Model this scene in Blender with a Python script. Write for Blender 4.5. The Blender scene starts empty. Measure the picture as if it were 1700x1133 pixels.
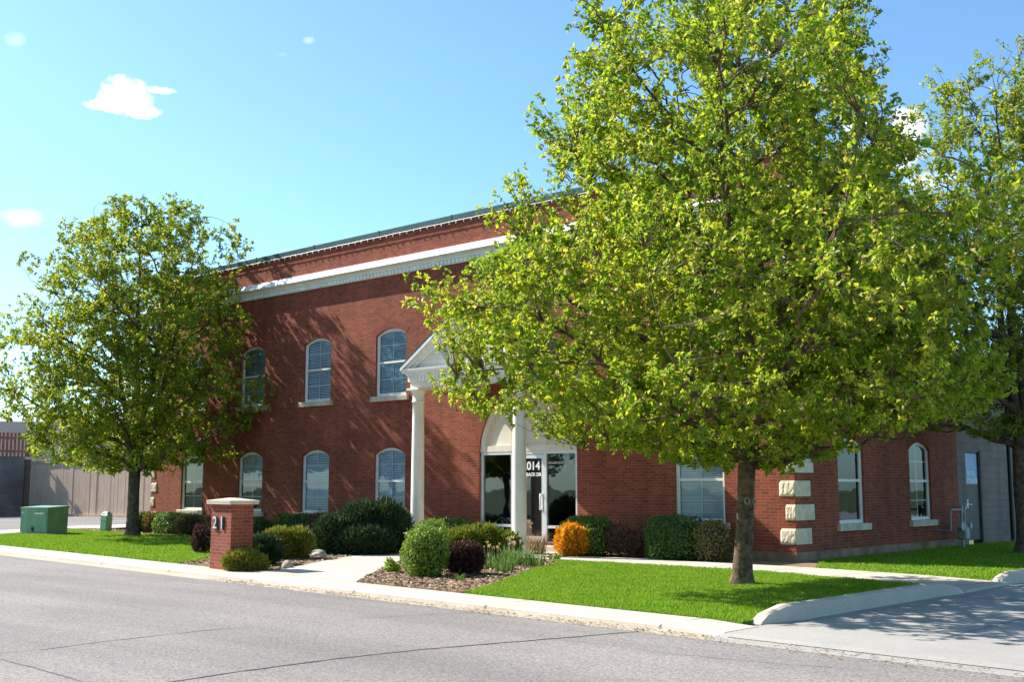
import bpy, bmesh, math, random
import numpy as np
from mathutils import Vector, noise as mnoise

scene = bpy.context.scene
COL = scene.collection
rad = math.radians

# ------------------------------------------------------------------ camera
PITCH = math.atan((808 - 566.5) / 1916.0)
AZ = rad(132.0)
CAM = np.array([12.08, -22.39, 1.6])
FW = np.array([math.cos(AZ) * math.cos(PITCH), math.sin(AZ) * math.cos(PITCH), math.sin(PITCH)])
RT = np.array([math.sin(AZ), -math.cos(AZ), 0.0])
UP = np.cross(RT, FW)
HF = np.array([math.cos(AZ), math.sin(AZ), 0.0])
cam_d = bpy.data.cameras.new("camera")
cam = bpy.data.objects.new("camera", cam_d)
COL.objects.link(cam)
cam.location = CAM
cam.rotation_euler = (math.pi / 2 + PITCH, 0, AZ - math.pi / 2)
cam_d.sensor_width = 36.0
cam_d.lens = 1916 / 1700 * 36.0
cam_d.clip_end = 2000
cam_d.clip_start = 0.1
scene.camera = cam

# ------------------------------------------------------------------ light
SUN_TO = np.array([1.0, 0.25, -0.81])            # the way sunlight travels
SUN_TO = SUN_TO / np.linalg.norm(SUN_TO)
SUN_EL = math.asin(-SUN_TO[2])
SUN_ROT = math.atan2(-SUN_TO[0], -SUN_TO[1])
sun_d = bpy.data.lights.new("sun", 'SUN')
sun_d.energy = 5.0
sun_d.angle = rad(0.5)
sun_d.color = (1.0, 0.93, 0.82)
sun = bpy.data.objects.new("sun", sun_d)
COL.objects.link(sun)
sun.rotation_euler = Vector(SUN_TO).to_track_quat('-Z', 'Y').to_euler()
sun.location = (-30, -10, 30)

scene.view_settings.view_transform = 'Standard'
scene.view_settings.look = 'None'
scene.view_settings.gamma = 1.0
scene.view_settings.exposure = 1.06

def pix_dir(px, py):
    d = FW * 1916.0 + RT * (px - 850) + UP * (566.5 - py)
    return d / np.linalg.norm(d)

world = bpy.data.worlds.new("World")
scene.world = world
world.use_nodes = True
wn = world.node_tree
wn.nodes.clear()
def wnode(t, **k):
    n = wn.nodes.new(t)
    for a, b in k.items():
        setattr(n, a, b)
    return n
w_out = wnode('ShaderNodeOutputWorld')
w_bg = wnode('ShaderNodeBackground')
w_bg.inputs['Strength'].default_value = 0.103
w_sky = wnode('ShaderNodeTexSky', sky_type='NISHITA', sun_disc=False)
w_sky.sun_elevation = SUN_EL
w_sky.sun_rotation = SUN_ROT
w_sky.altitude = 800
w_sky.air_density = 1.0
w_sky.dust_density = 1.1
w_sky.ozone_density = 1.6
w_tint = wnode('ShaderNodeMix', data_type='RGBA', blend_type='MULTIPLY')
w_tint.inputs['Factor'].default_value = 1.0
wn.links.new(w_sky.outputs[0], w_tint.inputs['A'])
w_tint.inputs['B'].default_value = (0.80, 1.07, 1.17, 1)
# a few small clouds, each at its own bearing and height in the sky
w_tc = wnode('ShaderNodeTexCoord')
w_noise = wnode('ShaderNodeTexNoise')
w_noise.inputs['Scale'].default_value = 42
w_noise.inputs['Detail'].default_value = 6
w_noise.inputs['Roughness'].default_value = 0.6
wn.links.new(w_tc.outputs['Generated'], w_noise.inputs['Vector'])
def wmath(op, a, b=None, c=None, clamp=False):
    n = wnode('ShaderNodeMath', operation=op, use_clamp=clamp)
    for i, v in enumerate((a, b, c)):
        if v is None:
            continue
        if isinstance(v, (int, float)):
            n.inputs[i].default_value = v
        else:
            wn.links.new(v, n.inputs[i])
    return n.outputs[0]
def wdot(v):
    n = wnode('ShaderNodeVectorMath', operation='DOT_PRODUCT')
    wn.links.new(w_tc.outputs['Generated'], n.inputs[0])
    n.inputs[1].default_value = v
    return n.outputs['Value']
cloud = None
for (px, py, wx, wy, dens, soft) in ((212, 160, 52, 30, 1.0, 1.5), (172, 174, 36, 12, .9, 1.3), (264, 150, 34, 9, .9, 1.3), (240, 184, 30, 14, 1.0, 1.3), (512, 66, 13, 9, .55, .8),
                               (24, 64, 16, 12, .35, .7), (38, 362, 40, 16, .5, .8), (1425, 208, 26, 14, .9, 1.2),
                               (1508, 215, 34, 36, 1.0, 1.2), (1480, 262, 60, 24, .9, 1.2), (1540, 300, 70, 18, .7, .9), (470, 90, 14, 5, .2, .7)):
    c = pix_dir(px, py)
    ax = np.cross(c, [0, 0, 1]); ax /= np.linalg.norm(ax)
    ay = np.cross(ax, c)
    u = wmath('DIVIDE', wdot(tuple(ax)), wx / 1930.0)
    v = wmath('DIVIDE', wdot(tuple(ay)), wy / 1930.0)
    r2 = wmath('ADD', wmath('MULTIPLY', u, u), wmath('MULTIPLY', v, v))
    r2 = wmath('ADD', r2, wmath('MULTIPLY', wmath('SUBTRACT', w_noise.outputs['Fac'], 0.5), -3.2))
    m = wmath('MULTIPLY', wmath('SUBTRACT', 1.0, r2), soft * .55, clamp=True); m = wmath('MULTIPLY', m, wmath('SUBTRACT', 2.0, m))
    front = wmath('GREATER_THAN', wdot(tuple(c)), 0.5)
    m = wmath('MULTIPLY', wmath('MULTIPLY', m, dens), front)
    cloud = m if cloud is None else wmath('MAXIMUM', cloud, m)
w_mix = wnode('ShaderNodeMix', data_type='RGBA')
wn.links.new(cloud, w_mix.inputs['Factor'])
wn.links.new(w_tint.outputs['Result'], w_mix.inputs['A'])
w_mix.inputs['B'].default_value = (8.2, 8.2, 8.2, 1)
wn.links.new(w_mix.outputs['Result'], w_bg.inputs['Color'])
wn.links.new(w_bg.outputs[0], w_out.inputs[0])

# ------------------------------------------------------------------ helpers
def ray(px, py):
    return FW * 1916.0 + RT * (px - 850) + UP * (566.5 - py)
def gr(px, py, z=0.0):
    r = ray(px, py); return CAM + r * ((z - CAM[2]) / r[2])
def fa(px, py, Y=0.0):
    r = ray(px, py); return CAM + r * ((Y - CAM[1]) / r[1])
def si(px, py, X=0.0):
    r = ray(px, py); return CAM + r * ((X - CAM[0]) / r[0])

def tag(o, label=None, cat=None, group=None, kind=None):
    if label: o['label'] = label
    if cat: o['category'] = cat
    if group: o['group'] = group
    if kind: o['kind'] = kind
    return o
def empty(name, loc, rz=0.0):
    o = bpy.data.objects.new(name, None)
    o.empty_display_size = 0.3
    o.location = loc; o.rotation_euler = (0, 0, rz)
    COL.objects.link(o)
    return o
def link(name, me, mat, parent=None):
    o = bpy.data.objects.new(name, me)
    mats = mat if isinstance(mat, (list, tuple)) else [mat]
    if not me.materials:
        for m in mats: me.materials.append(m)
    COL.objects.link(o)
    if parent is not None: o.parent = parent
    return o
def np_mesh(name, V, F, mats=None, smooth=False):
    """V (n,3); F list of (m,k) index arrays"""
    me = bpy.data.meshes.new(name)
    V = np.asarray(V, dtype=np.float32)
    me.vertices.add(len(V)); me.vertices.foreach_set('co', V.ravel())
    F = [np.asarray(f, dtype=np.int32) for f in F if len(f)]
    loops = np.concatenate([f.ravel() for f in F])
    tot = np.concatenate([np.full(len(f), f.shape[1], dtype=np.int32) for f in F])
    st = np.concatenate([[0], np.cumsum(tot)[:-1]]).astype(np.int32)
    me.loops.add(len(loops)); me.loops.foreach_set('vertex_index', loops)
    me.polygons.add(len(tot)); me.polygons.foreach_set('loop_start', st); me.polygons.foreach_set('loop_total', tot)
    if mats is not None: me.polygons.foreach_set('material_index', np.asarray(mats, dtype=np.int32))
    if smooth: me.polygons.foreach_set('use_smooth', np.ones(len(tot), dtype=bool))
    me.update(calc_edges=True); me.validate()
    return me

class MB:
    """collects polygons for one mesh"""
    def __init__(s):
        s.v = []; s.f = []; s.m = []; s.sm = []
    def add(s, vs, fs, mi=0, smooth=False):
        b = len(s.v)
        s.v.extend([tuple(map(float, p)) for p in vs])
        for f in fs:
            s.f.append([b + i for i in f]); s.m.append(mi); s.sm.append(smooth)
    def box(s, x0, x1, y0, y1, z0, z1, mi=0):
        vs = [(x0, y0, z0), (x1, y0, z0), (x1, y1, z0), (x0, y1, z0), (x0, y0, z1), (x1, y0, z1), (x1, y1, z1), (x0, y1, z1)]
        s.add(vs, [(0, 3, 2, 1), (4, 5, 6, 7), (0, 1, 5, 4), (1, 2, 6, 5), (2, 3, 7, 6), (3, 0, 4, 7)], mi)
    def bbox(s, x0, x1, y0, y1, z0, z1, b=0.01, mi=0):
        """box with chamfered edges"""
        vs = []; c = [(x0, x1), (y0, y1), (z0, z1)]
        idx = {}
        for i in (0, 1):
            for j in (0, 1):
                for k in (0, 1):
                    p = [c[0][i], c[1][j], c[2][k]]; sg = [1 if t == 0 else -1 for t in (i, j, k)]
                    for a in range(3):
                        q = [p[t] + (0 if t == a else sg[t] * b) for t in range(3)]
                        idx[(i, j, k, a)] = len(vs); vs.append(q)
        fs = []
        for a in range(3):
            o = [t for t in range(3) if t != a]
            for sidev in (0, 1):
                ring = []
                for (p, q) in ((0, 0), (1, 0), (1, 1), (0, 1)):
                    key = [0, 0, 0]; key[a] = sidev; key[o[0]] = p; key[o[1]] = q
                    ring.append(idx[(key[0], key[1], key[2], a)])
                fs.append(ring)
        for a in range(3):                      # edges along axis a
            o = [t for t in range(3) if t != a]
            for p in (0, 1):
                for q in (0, 1):
                    k0 = [0, 0, 0]; k0[o[0]] = p; k0[o[1]] = q
                    k1 = list(k0); k1[a] = 1
                    fs.append([idx[(*k0, o[0])], idx[(*k0, o[1])], idx[(*k1, o[1])], idx[(*k1, o[0])]])
        for i in (0, 1):
            for j in (0, 1):
                for k in (0, 1):
                    fs.append([idx[(i, j, k, 0)], idx[(i, j, k, 1)], idx[(i, j, k, 2)]])
        s.add(vs, fs, mi)
    def prism(s, poly, z0, z1, mi=0):
        n = len(poly)
        vs = [(p[0], p[1], z0) for p in poly] + [(p[0], p[1], z1) for p in poly]
        s.add(vs, [tuple(range(n - 1, -1, -1)), tuple(range(n, 2 * n))] + [(i, (i + 1) % n, n + (i + 1) % n, n + i) for i in range(n)], mi)
    def tube(s, pts, rs, n=8, mi=0, caps=True, smooth=True):
        pts = [np.array(p, float) for p in pts]
        if isinstance(rs, (int, float)): rs = [rs] * len(pts)
        V = []; ref = None
        for i, p in enumerate(pts):
            t = pts[min(i + 1, len(pts) - 1)] - pts[max(i - 1, 0)]
            t = t / (np.linalg.norm(t) + 1e-9)
            if ref is None:
                ref = np.array([1, 0, 0]) if abs(t[0]) < .8 else np.array([0, 1, 0])
            a = np.cross(t, ref); a /= np.linalg.norm(a) + 1e-9
            b = np.cross(a, t); b /= np.linalg.norm(b) + 1e-9
            ref = b
            for k in range(n):
                th = 2 * math.pi * k / n
                V.append(p + rs[i] * (math.cos(th) * b + math.sin(th) * a))
        F = []
        for i in range(len(pts) - 1):
            for k in range(n):
                F.append((i * n + k, i * n + (k + 1) % n, (i + 1) * n + (k + 1) % n, (i + 1) * n + k))
        s.add(V, F, mi, smooth)
        if caps:
            s.add(V[:n], [tuple(range(n - 1, -1, -1))], mi); s.add(V[-n:], [tuple(range(n))], mi)
    def lathe(s, prof, cx, cy, n=24, mi=0):
        V = [(cx + r * math.cos(2 * math.pi * k / n), cy + r * math.sin(2 * math.pi * k / n), z) for (r, z) in prof for k in range(n)]
        F = [(i * n + k, i * n + (k + 1) % n, (i + 1) * n + (k + 1) % n, (i + 1) * n + k) for i in range(len(prof) - 1) for k in range(n)]
        s.add(V, F, mi, True)
    def mesh(s, name, recalc=True):
        me = bpy.data.meshes.new(name)
        me.from_pydata(s.v, [], s.f)
        me.polygons.foreach_set('material_index', s.m); me.polygons.foreach_set('use_smooth', s.sm)
        me.update()
        if not recalc: return me
        bm = bmesh.new(); bm.from_mesh(me); bmesh.ops.recalc_face_normals(bm, faces=bm.faces); bm.to_mesh(me); bm.free()
        return me
    def build(s, name, mat, parent=None, recalc=True):
        return link(name, s.mesh(name, recalc), mat, parent)

# ------------------------------------------------------------------ materials
def new_mat(name):
    m = bpy.data.materials.new(name); m.use_nodes = True
    nt = m.node_tree
    b = nt.nodes['Principled BSDF']
    return m, nt, b
def N(nt, t, **k):
    n = nt.nodes.new(t)
    for a, v in k.items(): setattr(n, a, v)
    return n
def rgba(c): return (c[0], c[1], c[2], 1.0)
def noise_ramp(nt, scale, c0, c1, detail=4, rough=.55, lo=.35, hi=.65, vec=None):
    if vec is None:
        tc = N(nt, 'ShaderNodeTexCoord'); vec = tc.outputs['Object']
    nz = N(nt, 'ShaderNodeTexNoise'); nz.inputs['Scale'].default_value = scale; nz.inputs['Detail'].default_value = detail; nz.inputs['Roughness'].default_value = rough
    nt.links.new(vec, nz.inputs['Vector'])
    r = N(nt, 'ShaderNodeValToRGB'); r.color_ramp.elements[0].position = lo; r.color_ramp.elements[1].position = hi
    r.color_ramp.elements[0].color = rgba(c0); r.color_ramp.elements[1].color = rgba(c1)
    nt.links.new(nz.outputs['Fac'], r.inputs[0])
    return r.outputs[0], nz.outputs['Fac']
def mixc(nt, a, b, fac=.5, mode='MIX'):
    n = N(nt, 'ShaderNodeMix', data_type='RGBA', blend_type=mode)
    for key, v in (('Factor', fac), ('A', a), ('B', b)):
        if isinstance(v, (int, float)): n.inputs[key].default_value = v
        elif isinstance(v, tuple): n.inputs[key].default_value = rgba(v)
        else: nt.links.new(v, n.inputs[key])
    return n.outputs['Result']
def bump(nt, b, h, strength=.3, dist=.01):
    n = N(nt, 'ShaderNodeBump'); n.inputs['Strength'].default_value = strength; n.inputs['Distance'].default_value = dist
    nt.links.new(h, n.inputs['Height']); nt.links.new(n.outputs[0], b.inputs['Normal'])

def mat_plain(name, c, rough=.6, vary=.15, scale=3.0, metal=0.0, bumpy=0.0, bscale=60, spec=.4, grime=0.0):
    m, nt, b = new_mat(name)
    lo = tuple(x * (1 - vary) for x in c); hi = tuple(min(1, x * (1 + vary)) for x in c)
    col, _ = noise_ramp(nt, scale, lo, hi, 6)
    if grime > 0:
        tc = N(nt, 'ShaderNodeTexCoord'); mp = N(nt, 'ShaderNodeMapping'); mp.inputs['Scale'].default_value = (7, 7, .5); nt.links.new(tc.outputs['Object'], mp.inputs['Vector'])
        gk, _ = noise_ramp(nt, 1.0, (1 - grime, 1 - grime * 1.08, 1 - grime * 1.25), (1.02, 1.02, 1.02), 6, .65, .34, .6, mp.outputs[0])
        col = mixc(nt, col, gk, 1.0, 'MULTIPLY')
    nt.links.new(col, b.inputs['Base Color'])
    b.inputs['Roughness'].default_value = rough; b.inputs['Metallic'].default_value = metal; b.inputs['Specular IOR Level'].default_value = spec
    if bumpy > 0:
        _, f = noise_ramp(nt, bscale, (0, 0, 0), (1, 1, 1), 5)
        bump(nt, b, f, bumpy, .01)
    return m

def mat_brick(name, c1, c2, mortar, bw=.203, bh=.0677, swap=False, msize=.0055):
    m, nt, b = new_mat(name)
    tc = N(nt, 'ShaderNodeTexCoord'); sp = N(nt, 'ShaderNodeSeparateXYZ'); nt.links.new(tc.outputs['Object'], sp.inputs[0])
    geo = N(nt, 'ShaderNodeNewGeometry'); ns = N(nt, 'ShaderNodeSeparateXYZ'); nt.links.new(geo.outputs['True Normal'], ns.inputs[0])
    ab = N(nt, 'ShaderNodeMath', operation='ABSOLUTE'); nt.links.new(ns.outputs['X'], ab.inputs[0])
    gt = N(nt, 'ShaderNodeMath', operation='GREATER_THAN'); nt.links.new(ab.outputs[0], gt.inputs[0]); gt.inputs[1].default_value = .7
    mx = N(nt, 'ShaderNodeMix', data_type='FLOAT'); nt.links.new(gt.outputs[0], mx.inputs['Factor']); nt.links.new(sp.outputs['X'], mx.inputs['A']); nt.links.new(sp.outputs['Y'], mx.inputs['B'])
    cb = N(nt, 'ShaderNodeCombineXYZ')
    nt.links.new(mx.outputs['Result'], cb.inputs[0]); nt.links.new(sp.outputs['Z'], cb.inputs[1])
    br = N(nt, 'ShaderNodeTexBrick'); br.offset = .5
    br.inputs['Scale'].default_value = 1.0; br.inputs['Brick Width'].default_value = bw; br.inputs['Row Height'].default_value = bh
    br.inputs['Mortar Size'].default_value = msize; br.inputs['Mortar Smooth'].default_value = .2; br.inputs['Bias'].default_value = -.1
    br.inputs['Color1'].default_value = rgba(c1); br.inputs['Color2'].default_value = rgba(c2); br.inputs['Mortar'].default_value = rgba(mortar)
    nt.links.new(cb.outputs[0], br.inputs['Vector'])
    big, _ = noise_ramp(nt, .55, (.82, .82, .84), (1.12, 1.1, 1.08), 6, .65)
    fine, ff = noise_ramp(nt, 38, (.72, .72, .72), (1.25, 1.25, 1.25), 4)
    col = mixc(nt, br.outputs['Color'], big, 1.0, 'MULTIPLY'); col = mixc(nt, col, fine, .8, 'MULTIPLY')
    # pale lime bloom in uneven patches
    bl, bf = noise_ramp(nt, 1.3, (0, 0, 0), (1, 1, 1), 8, .7, .62, .85)
    blf = N(nt, 'ShaderNodeMath', operation='MULTIPLY'); nt.links.new(bl, blf.inputs[0]); blf.inputs[1].default_value = .18
    col = mixc(nt, col, (.5, .42, .36), blf.outputs[0])
    # soot and rain streaks running down the wall
    mp = N(nt, 'ShaderNodeMapping'); mp.inputs['Scale'].default_value = (3.2, 3.2, .22); nt.links.new(tc.outputs['Object'], mp.inputs['Vector'])
    sk, _ = noise_ramp(nt, 1.0, (.80, .78, .78), (1.06, 1.05, 1.04), 5, .6, .35, .62, mp.outputs[0])
    col = mixc(nt, col, sk, .8, 'MULTIPLY')
    nt.links.new(col, b.inputs['Base Color'])
    b.inputs['Roughness'].default_value = .9; b.inputs['Specular IOR Level'].default_value = .2
    h = N(nt, 'ShaderNodeMath', operation='MULTIPLY_ADD'); nt.links.new(br.outputs['Fac'], h.inputs[0]); h.inputs[1].default_value = -1.0
    nt.links.new(ff, h.inputs[2]); bump(nt, b, h.outputs[0], .75, .008)
    return m

def mat_leaf(name, ramp, trans=.45, rough=.45, patch=None, pscale=1.1, spec=.35, clump=None):
    """leaf colour varies leaf by leaf and in soft patches of younger growth"""
    m, nt, b = new_mat(name)
    geo = N(nt, 'ShaderNodeNewGeometry')
    r = N(nt, 'ShaderNodeValToRGB')
    el = r.color_ramp.elements
    while len(el) < len(ramp): el.new(.5)
    for e, (p, c) in zip(el, ramp): e.position = p; e.color = rgba(c)
    nt.links.new(geo.outputs['Random Per Island'], r.inputs[0])
    col = r.outputs[0]
    if patch is not None:
        pm, pf = noise_ramp(nt, pscale, (0, 0, 0), (1, 1, 1), 3, .6, .5, .72)
        pf2 = N(nt, 'ShaderNodeMath', operation='MULTIPLY'); nt.links.new(pm, pf2.inputs[0]); pf2.inputs[1].default_value = .65
        col = mixc(nt, col, patch, pf2.outputs[0])
    if clump is not None:      # soft patches run darker or lighter than their neighbours
        ck, _ = noise_ramp(nt, clump, (.72, .80, .8), (1.22, 1.14, 1.1), 2, .5, .36, .64)
        col = mixc(nt, col, ck, 1.0, 'MULTIPLY')
    nt.links.new(col, b.inputs['Base Color'])
    b.inputs['Roughness'].default_value = rough; b.inputs['Specular IOR Level'].default_value = spec
    tr = N(nt, 'ShaderNodeBsdfTranslucent')
    tcol = mixc(nt, col, (1.0, 1.0, .35), 1.0, 'MULTIPLY')
    tb = N(nt, 'ShaderNodeBrightContrast'); nt.links.new(tcol, tb.inputs[0]); tb.inputs['Bright'].default_value = .02
    nt.links.new(tb.outputs[0], tr.inputs[0])
    ms = N(nt, 'ShaderNodeMixShader'); ms.inputs[0].default_value = trans
    nt.links.new(b.outputs[0], ms.inputs[1]); nt.links.new(tr.outputs[0], ms.inputs[2])
    nt.links.new(ms.outputs[0], nt.nodes['Material Output'].inputs['Surface'])
    return m

def mat_glass(name, tint=(.70, .84, .90), ior=1.9, rough=.015):
    m = bpy.data.materials.new(name); m.use_nodes = True
    nt = m.node_tree; nt.nodes.clear()
    out = N(nt, 'ShaderNodeOutputMaterial'); tr = N(nt, 'ShaderNodeBsdfTransparent'); tr.inputs[0].default_value = rgba(tint)
    gl = N(nt, 'ShaderNodeBsdfGlossy'); gl.inputs['Roughness'].default_value = rough
    gl.inputs['Color'].default_value = (.74, .86, 1.0, 1)
    tc = N(nt, 'ShaderNodeTexCoord'); nz = N(nt, 'ShaderNodeTexNoise'); nz.inputs['Scale'].default_value = 1.3
    nt.links.new(tc.outputs['Object'], nz.inputs['Vector'])
    bp = N(nt, 'ShaderNodeBump'); bp.inputs['Strength'].default_value = .06; bp.inputs['Distance'].default_value = .05
    nt.links.new(nz.outputs['Fac'], bp.inputs['Height']); nt.links.new(bp.outputs[0], gl.inputs['Normal'])
    fr = N(nt, 'ShaderNodeFresnel'); fr.inputs['IOR'].default_value = ior
    ms = N(nt, 'ShaderNodeMixShader'); nt.links.new(fr.outputs[0], ms.inputs[0]); nt.links.new(tr.outputs[0], ms.inputs[1]); nt.links.new(gl.outputs[0], ms.inputs[2])
    nt.links.new(ms.outputs[0], out.inputs['Surface'])
    return m

def mat_ground(name, c0, c1, fine0, fine1, scale=1.0, fscale=60, rough=.95, bs=.4, stain=None, wear=None):
    m, nt, b = new_mat(name)
    tc = N(nt, 'ShaderNodeTexCoord')
    big, _ = noise_ramp(nt, scale, c0, c1, 7, .6, .3, .7, tc.outputs['Object'])
    fine, ff = noise_ramp(nt, fscale, fine0, fine1, 3, .7, .3, .7, tc.outputs['Object'])
    col = mixc(nt, big, fine, 1.0, 'MULTIPLY')
    if stain is not None:
        st, _ = noise_ramp(nt, .35, (0, 0, 0), (1, 1, 1), 8, .7, .55, .75, tc.outputs['Object'])
        sf = N(nt, 'ShaderNodeMath', operation='MULTIPLY'); nt.links.new(st, sf.inputs[0]); sf.inputs[1].default_value = .55
        col = mixc(nt, col, stain, sf.outputs[0])
    if wear is not None:
        mp = N(nt, 'ShaderNodeMapping'); mp.inputs['Rotation'].default_value = (0, 0, .088); mp.inputs['Scale'].default_value = (.06, .9, 1); nt.links.new(tc.outputs['Object'], mp.inputs['Vector'])
        wr, _ = noise_ramp(nt, 1.0, wear[0], wear[1], 5, .6, .38, .62, mp.outputs[0]); col = mixc(nt, col, wr, .9, 'MULTIPLY')
        sp_, _ = noise_ramp(nt, 60, (.45, .45, .45), (1.5, 1.5, 1.5), 2, .5, .3, .7, tc.outputs['Object']); col = mixc(nt, col, sp_, .36, 'MULTIPLY')
    nt.links.new(col, b.inputs['Base Color']); b.inputs['Roughness'].default_value = rough; b.inputs['Specular IOR Level'].default_value = .25
    bump(nt, b, ff, bs, .01)
    return m

M = {}
M['brick'] = mat_brick('brick', (.345, .082, .040), (.205, .045, .027), (.27, .145, .10), msize=.007)
M['pillar_brick'] = mat_brick('pillar brick', (.30, .078, .044), (.205, .052, .034), (.30, .18, .13), msize=.006)
M['soldier'] = mat_plain('soldier brick', (.25, .060, .034), .9, .25, 14, bumpy=.6, bscale=40)
M['foundation'] = mat_plain('foundation', (.25, .16, .105), .95, .35, 2.2, bumpy=.5, bscale=30)
M['trim'] = mat_plain('painted trim', (.87, .85, .81), .6, .06, 1.4, grime=.09)
M['cream'] = mat_plain('cream stucco', (.75, .69, .58), .85, .08, 1.2, bumpy=.15, bscale=80, grime=.07)
M['column'] = mat_plain('column paint', (.83, .77, .66), .55, .07, 1.0, grime=.10)
M['stone'] = mat_plain('cast stone', (.64, .55, .41), .85, .14, 5, bumpy=.9, bscale=16)
M['sill'] = mat_plain('sill stone', (.62, .53, .40), .85, .14, 3, bumpy=.3, bscale=40, grime=.2)
M['vinyl'] = mat_plain('window frame', (.76, .74, .68), .45, .05, 2)
M['grille'] = mat_plain('window grille', (.88, .88, .88), .5, .04, 2)
M['blind'] = mat_plain('blind', (.86, .90, .93), .6, .08, 2)
M['alu'] = mat_plain('brushed aluminium', (.70, .70, .70), .4, .06, 3, metal=.3)
M['glass'] = mat_glass('window glass', (.88, .95, 1.0), 1.62)
M['door_glass'] = mat_glass('door glass', (.45, .52, .52), 2.0)
M['coping'] = mat_plain('green coping', (.025, .075, .075), .4, .15, 3, metal=.2)
M['roof'] = mat_plain('flat roof', (.30, .30, .30), .9, .15, 1)
M['dark'] = mat_plain('dark room', (.03, .03, .032), .9, .1, 1)
M['block'] = mat_brick('concrete block', (.255, .21, .175), (.22, .183, .153), (.18, .15, .125), .4, .2, msize=.006)
M['steel_door'] = mat_plain('steel door', (.035, .05, .05), .5, .15, 3)
M['pipe'] = mat_plain('dark pipe', (.012, .02, .022), .4, .2, 4)
M['white_sign'] = mat_plain('white vinyl letters', (.82, .84, .84), .5, .03, 2)
M['blue_sign'] = mat_plain('blue sign', (.16, .36, .58), .4, .15, 4)
M['bark'] = mat_plain('bark', (.115, .085, .062), .95, .45, 9, bumpy=1.0, bscale=26)
M['bark_pale'] = mat_plain('grey bark', (.135, .088, .057), .95, .55, 11, bumpy=1.0, bscale=30)
M['scar'] = mat_plain('healed bark ring', (.36, .29, .22), .9, .2, 12)
M['twig'] = mat_plain('twig', (.10, .075, .05), .95, .3, 9)
M['green_box'] = mat_plain('green enamel', (.20, .36, .25), .45, .14, 2.0, grime=.15)
M['green_post'] = mat_plain('green plastic', (.13, .33, .20), .5, .1, 3)
M['fence'] = mat_plain('beige board', (.60, .45, .335), .85, .08, 1.5, grime=.12)
M['retain'] = mat_plain('retaining wall', (.17, .155, .14), .95, .25, .8, bumpy=.4, bscale=12)
M['picket'] = mat_plain('red brown picket', (.30, .12, .08), .9, .3, 5)
M['shingle'] = mat_plain('grey shingle', (.10, .10, .105), .95, .2, 6, bumpy=.5)
M['siding'] = mat_plain('house siding', (.48, .44, .38), .8, .1, 1)
M['gas_pipe'] = mat_plain('grey pipe', (.34, .33, .36), .5, .15, 6, metal=.3)
M['gas_green'] = mat_plain('meter body', (.33, .37, .32), .5, .12, 5)
M['numeral'] = mat_plain('number metal', (.62, .67, .72), .3, .1, 4, metal=.6)
M['numeral_shadow'] = mat_plain('number shadow paint', (.02, .025, .035), .5, .1, 4)
M['black'] = mat_plain('black metal', (.02, .02, .02), .5, .1, 4)
M['rock'] = mat_plain('rock', (.42, .38, .33), .95, .3, 6, bumpy=.8, bscale=14)
M['bulb'] = mat_plain('white bulb', (.85, .85, .83), .4, .03, 2)

M['asphalt'] = mat_ground('asphalt', (.205, .188, .180), (.265, .245, .236), (.62, .62, .62), (1.35, 1.35, 1.35), .22, 30, stain=(.19, .18, .18), wear=((.84, .84, .85), (1.08, 1.07, 1.06)))
M['seal'] = mat_plain('crack seal', (.045, .045, .05), .8, .3, 9)
M['fine_crack'] = mat_plain('fine crack', (.11, .10, .10), .9, .3, 9)
M['concrete'] = mat_ground('concrete', (.50, .44, .365), (.60, .535, .455), (.82, .82, .82), (1.1, 1.1, 1.1), .8, 40, bs=.2, stain=(.44, .39, .33))
M['gutter'] = mat_ground('gutter', (.40, .34, .27), (.52, .45, .37), (.75, .75, .75), (1.15, 1.15, 1.15), 1.2, 45, bs=.3, stain=(.30, .24, .17))
M['drive'] = mat_ground('driveway', (.31, .30, .285), (.40, .38, .36), (.8, .8, .8), (1.12, 1.12, 1.12), .6, 40, bs=.2, stain=(.38, .37, .36))
M['joint'] = mat_plain('joint', (.16, .13, .10), .95, .3, 8)
M['soil'] = mat_ground('soil', (.20, .13, .08), (.30, .21, .14), (.55, .5, .45), (1.3, 1.3, 1.25), 2.5, 30, bs=1.0)
M['turf'] = mat_ground('turf', (.09, .18, .015), (.13, .25, .02), (.6, .65, .5), (1.25, 1.2, 1.1), 1.2, 70, bs=.6)
M['far_ground'] = mat_ground('far ground', (.07, .11, .03), (.12, .15, .06), (.8, .8, .8), (1.1, 1.1, 1.1), .2, 20)

M['blade'] = mat_leaf('grass blade', [(0, (.115, .26, .006)), (.5, (.19, .37, .008)), (.85, (.26, .44, .018)), (1, (.50, .48, .20))], .4, .5, patch=(.33, .43, .05), pscale=1.3, spec=.15)
M['leaf'] = mat_leaf('tree leaf', [(0, (.15, .28, .012)), (.3, (.24, .39, .016)), (.62, (.38, .50, .025)), (.9, (.54, .57, .05)), (.965, (.56, .40, .14)), (1, (.76, .66, .48))], .56, .45, patch=(.54, .52, .06), pscale=.8, clump=3.2, spec=.25)
M['leaf_far'] = mat_leaf('left tree leaf', [(0, (.13, .24, .014)), (.35, (.22, .35, .02)), (.7, (.36, .44, .03)), (.92, (.54, .53, .06)), (1, (.56, .40, .14))], .56, .45, patch=(.52, .48, .06), pscale=.7, clump=2.6, spec=.25)
M['leaf_box'] = mat_leaf('boxwood leaf', [(0, (.09, .20, .018)), (.5, (.17, .30, .03)), (1, (.32, .42, .06))], .3, .4, patch=(.30, .38, .05), pscale=5)
M['leaf_hedge'] = mat_leaf('hedge leaf', [(0, (.035, .10, .02)), (.5, (.065, .16, .025)), (1, (.12, .23, .04))], .3, .4)
M['leaf_hedge_tip'] = mat_leaf('hedge leaf tip', [(0, (.055, .13, .02)), (.5, (.11, .22, .03)), (1, (.26, .36, .05))], .3, .4)
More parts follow.
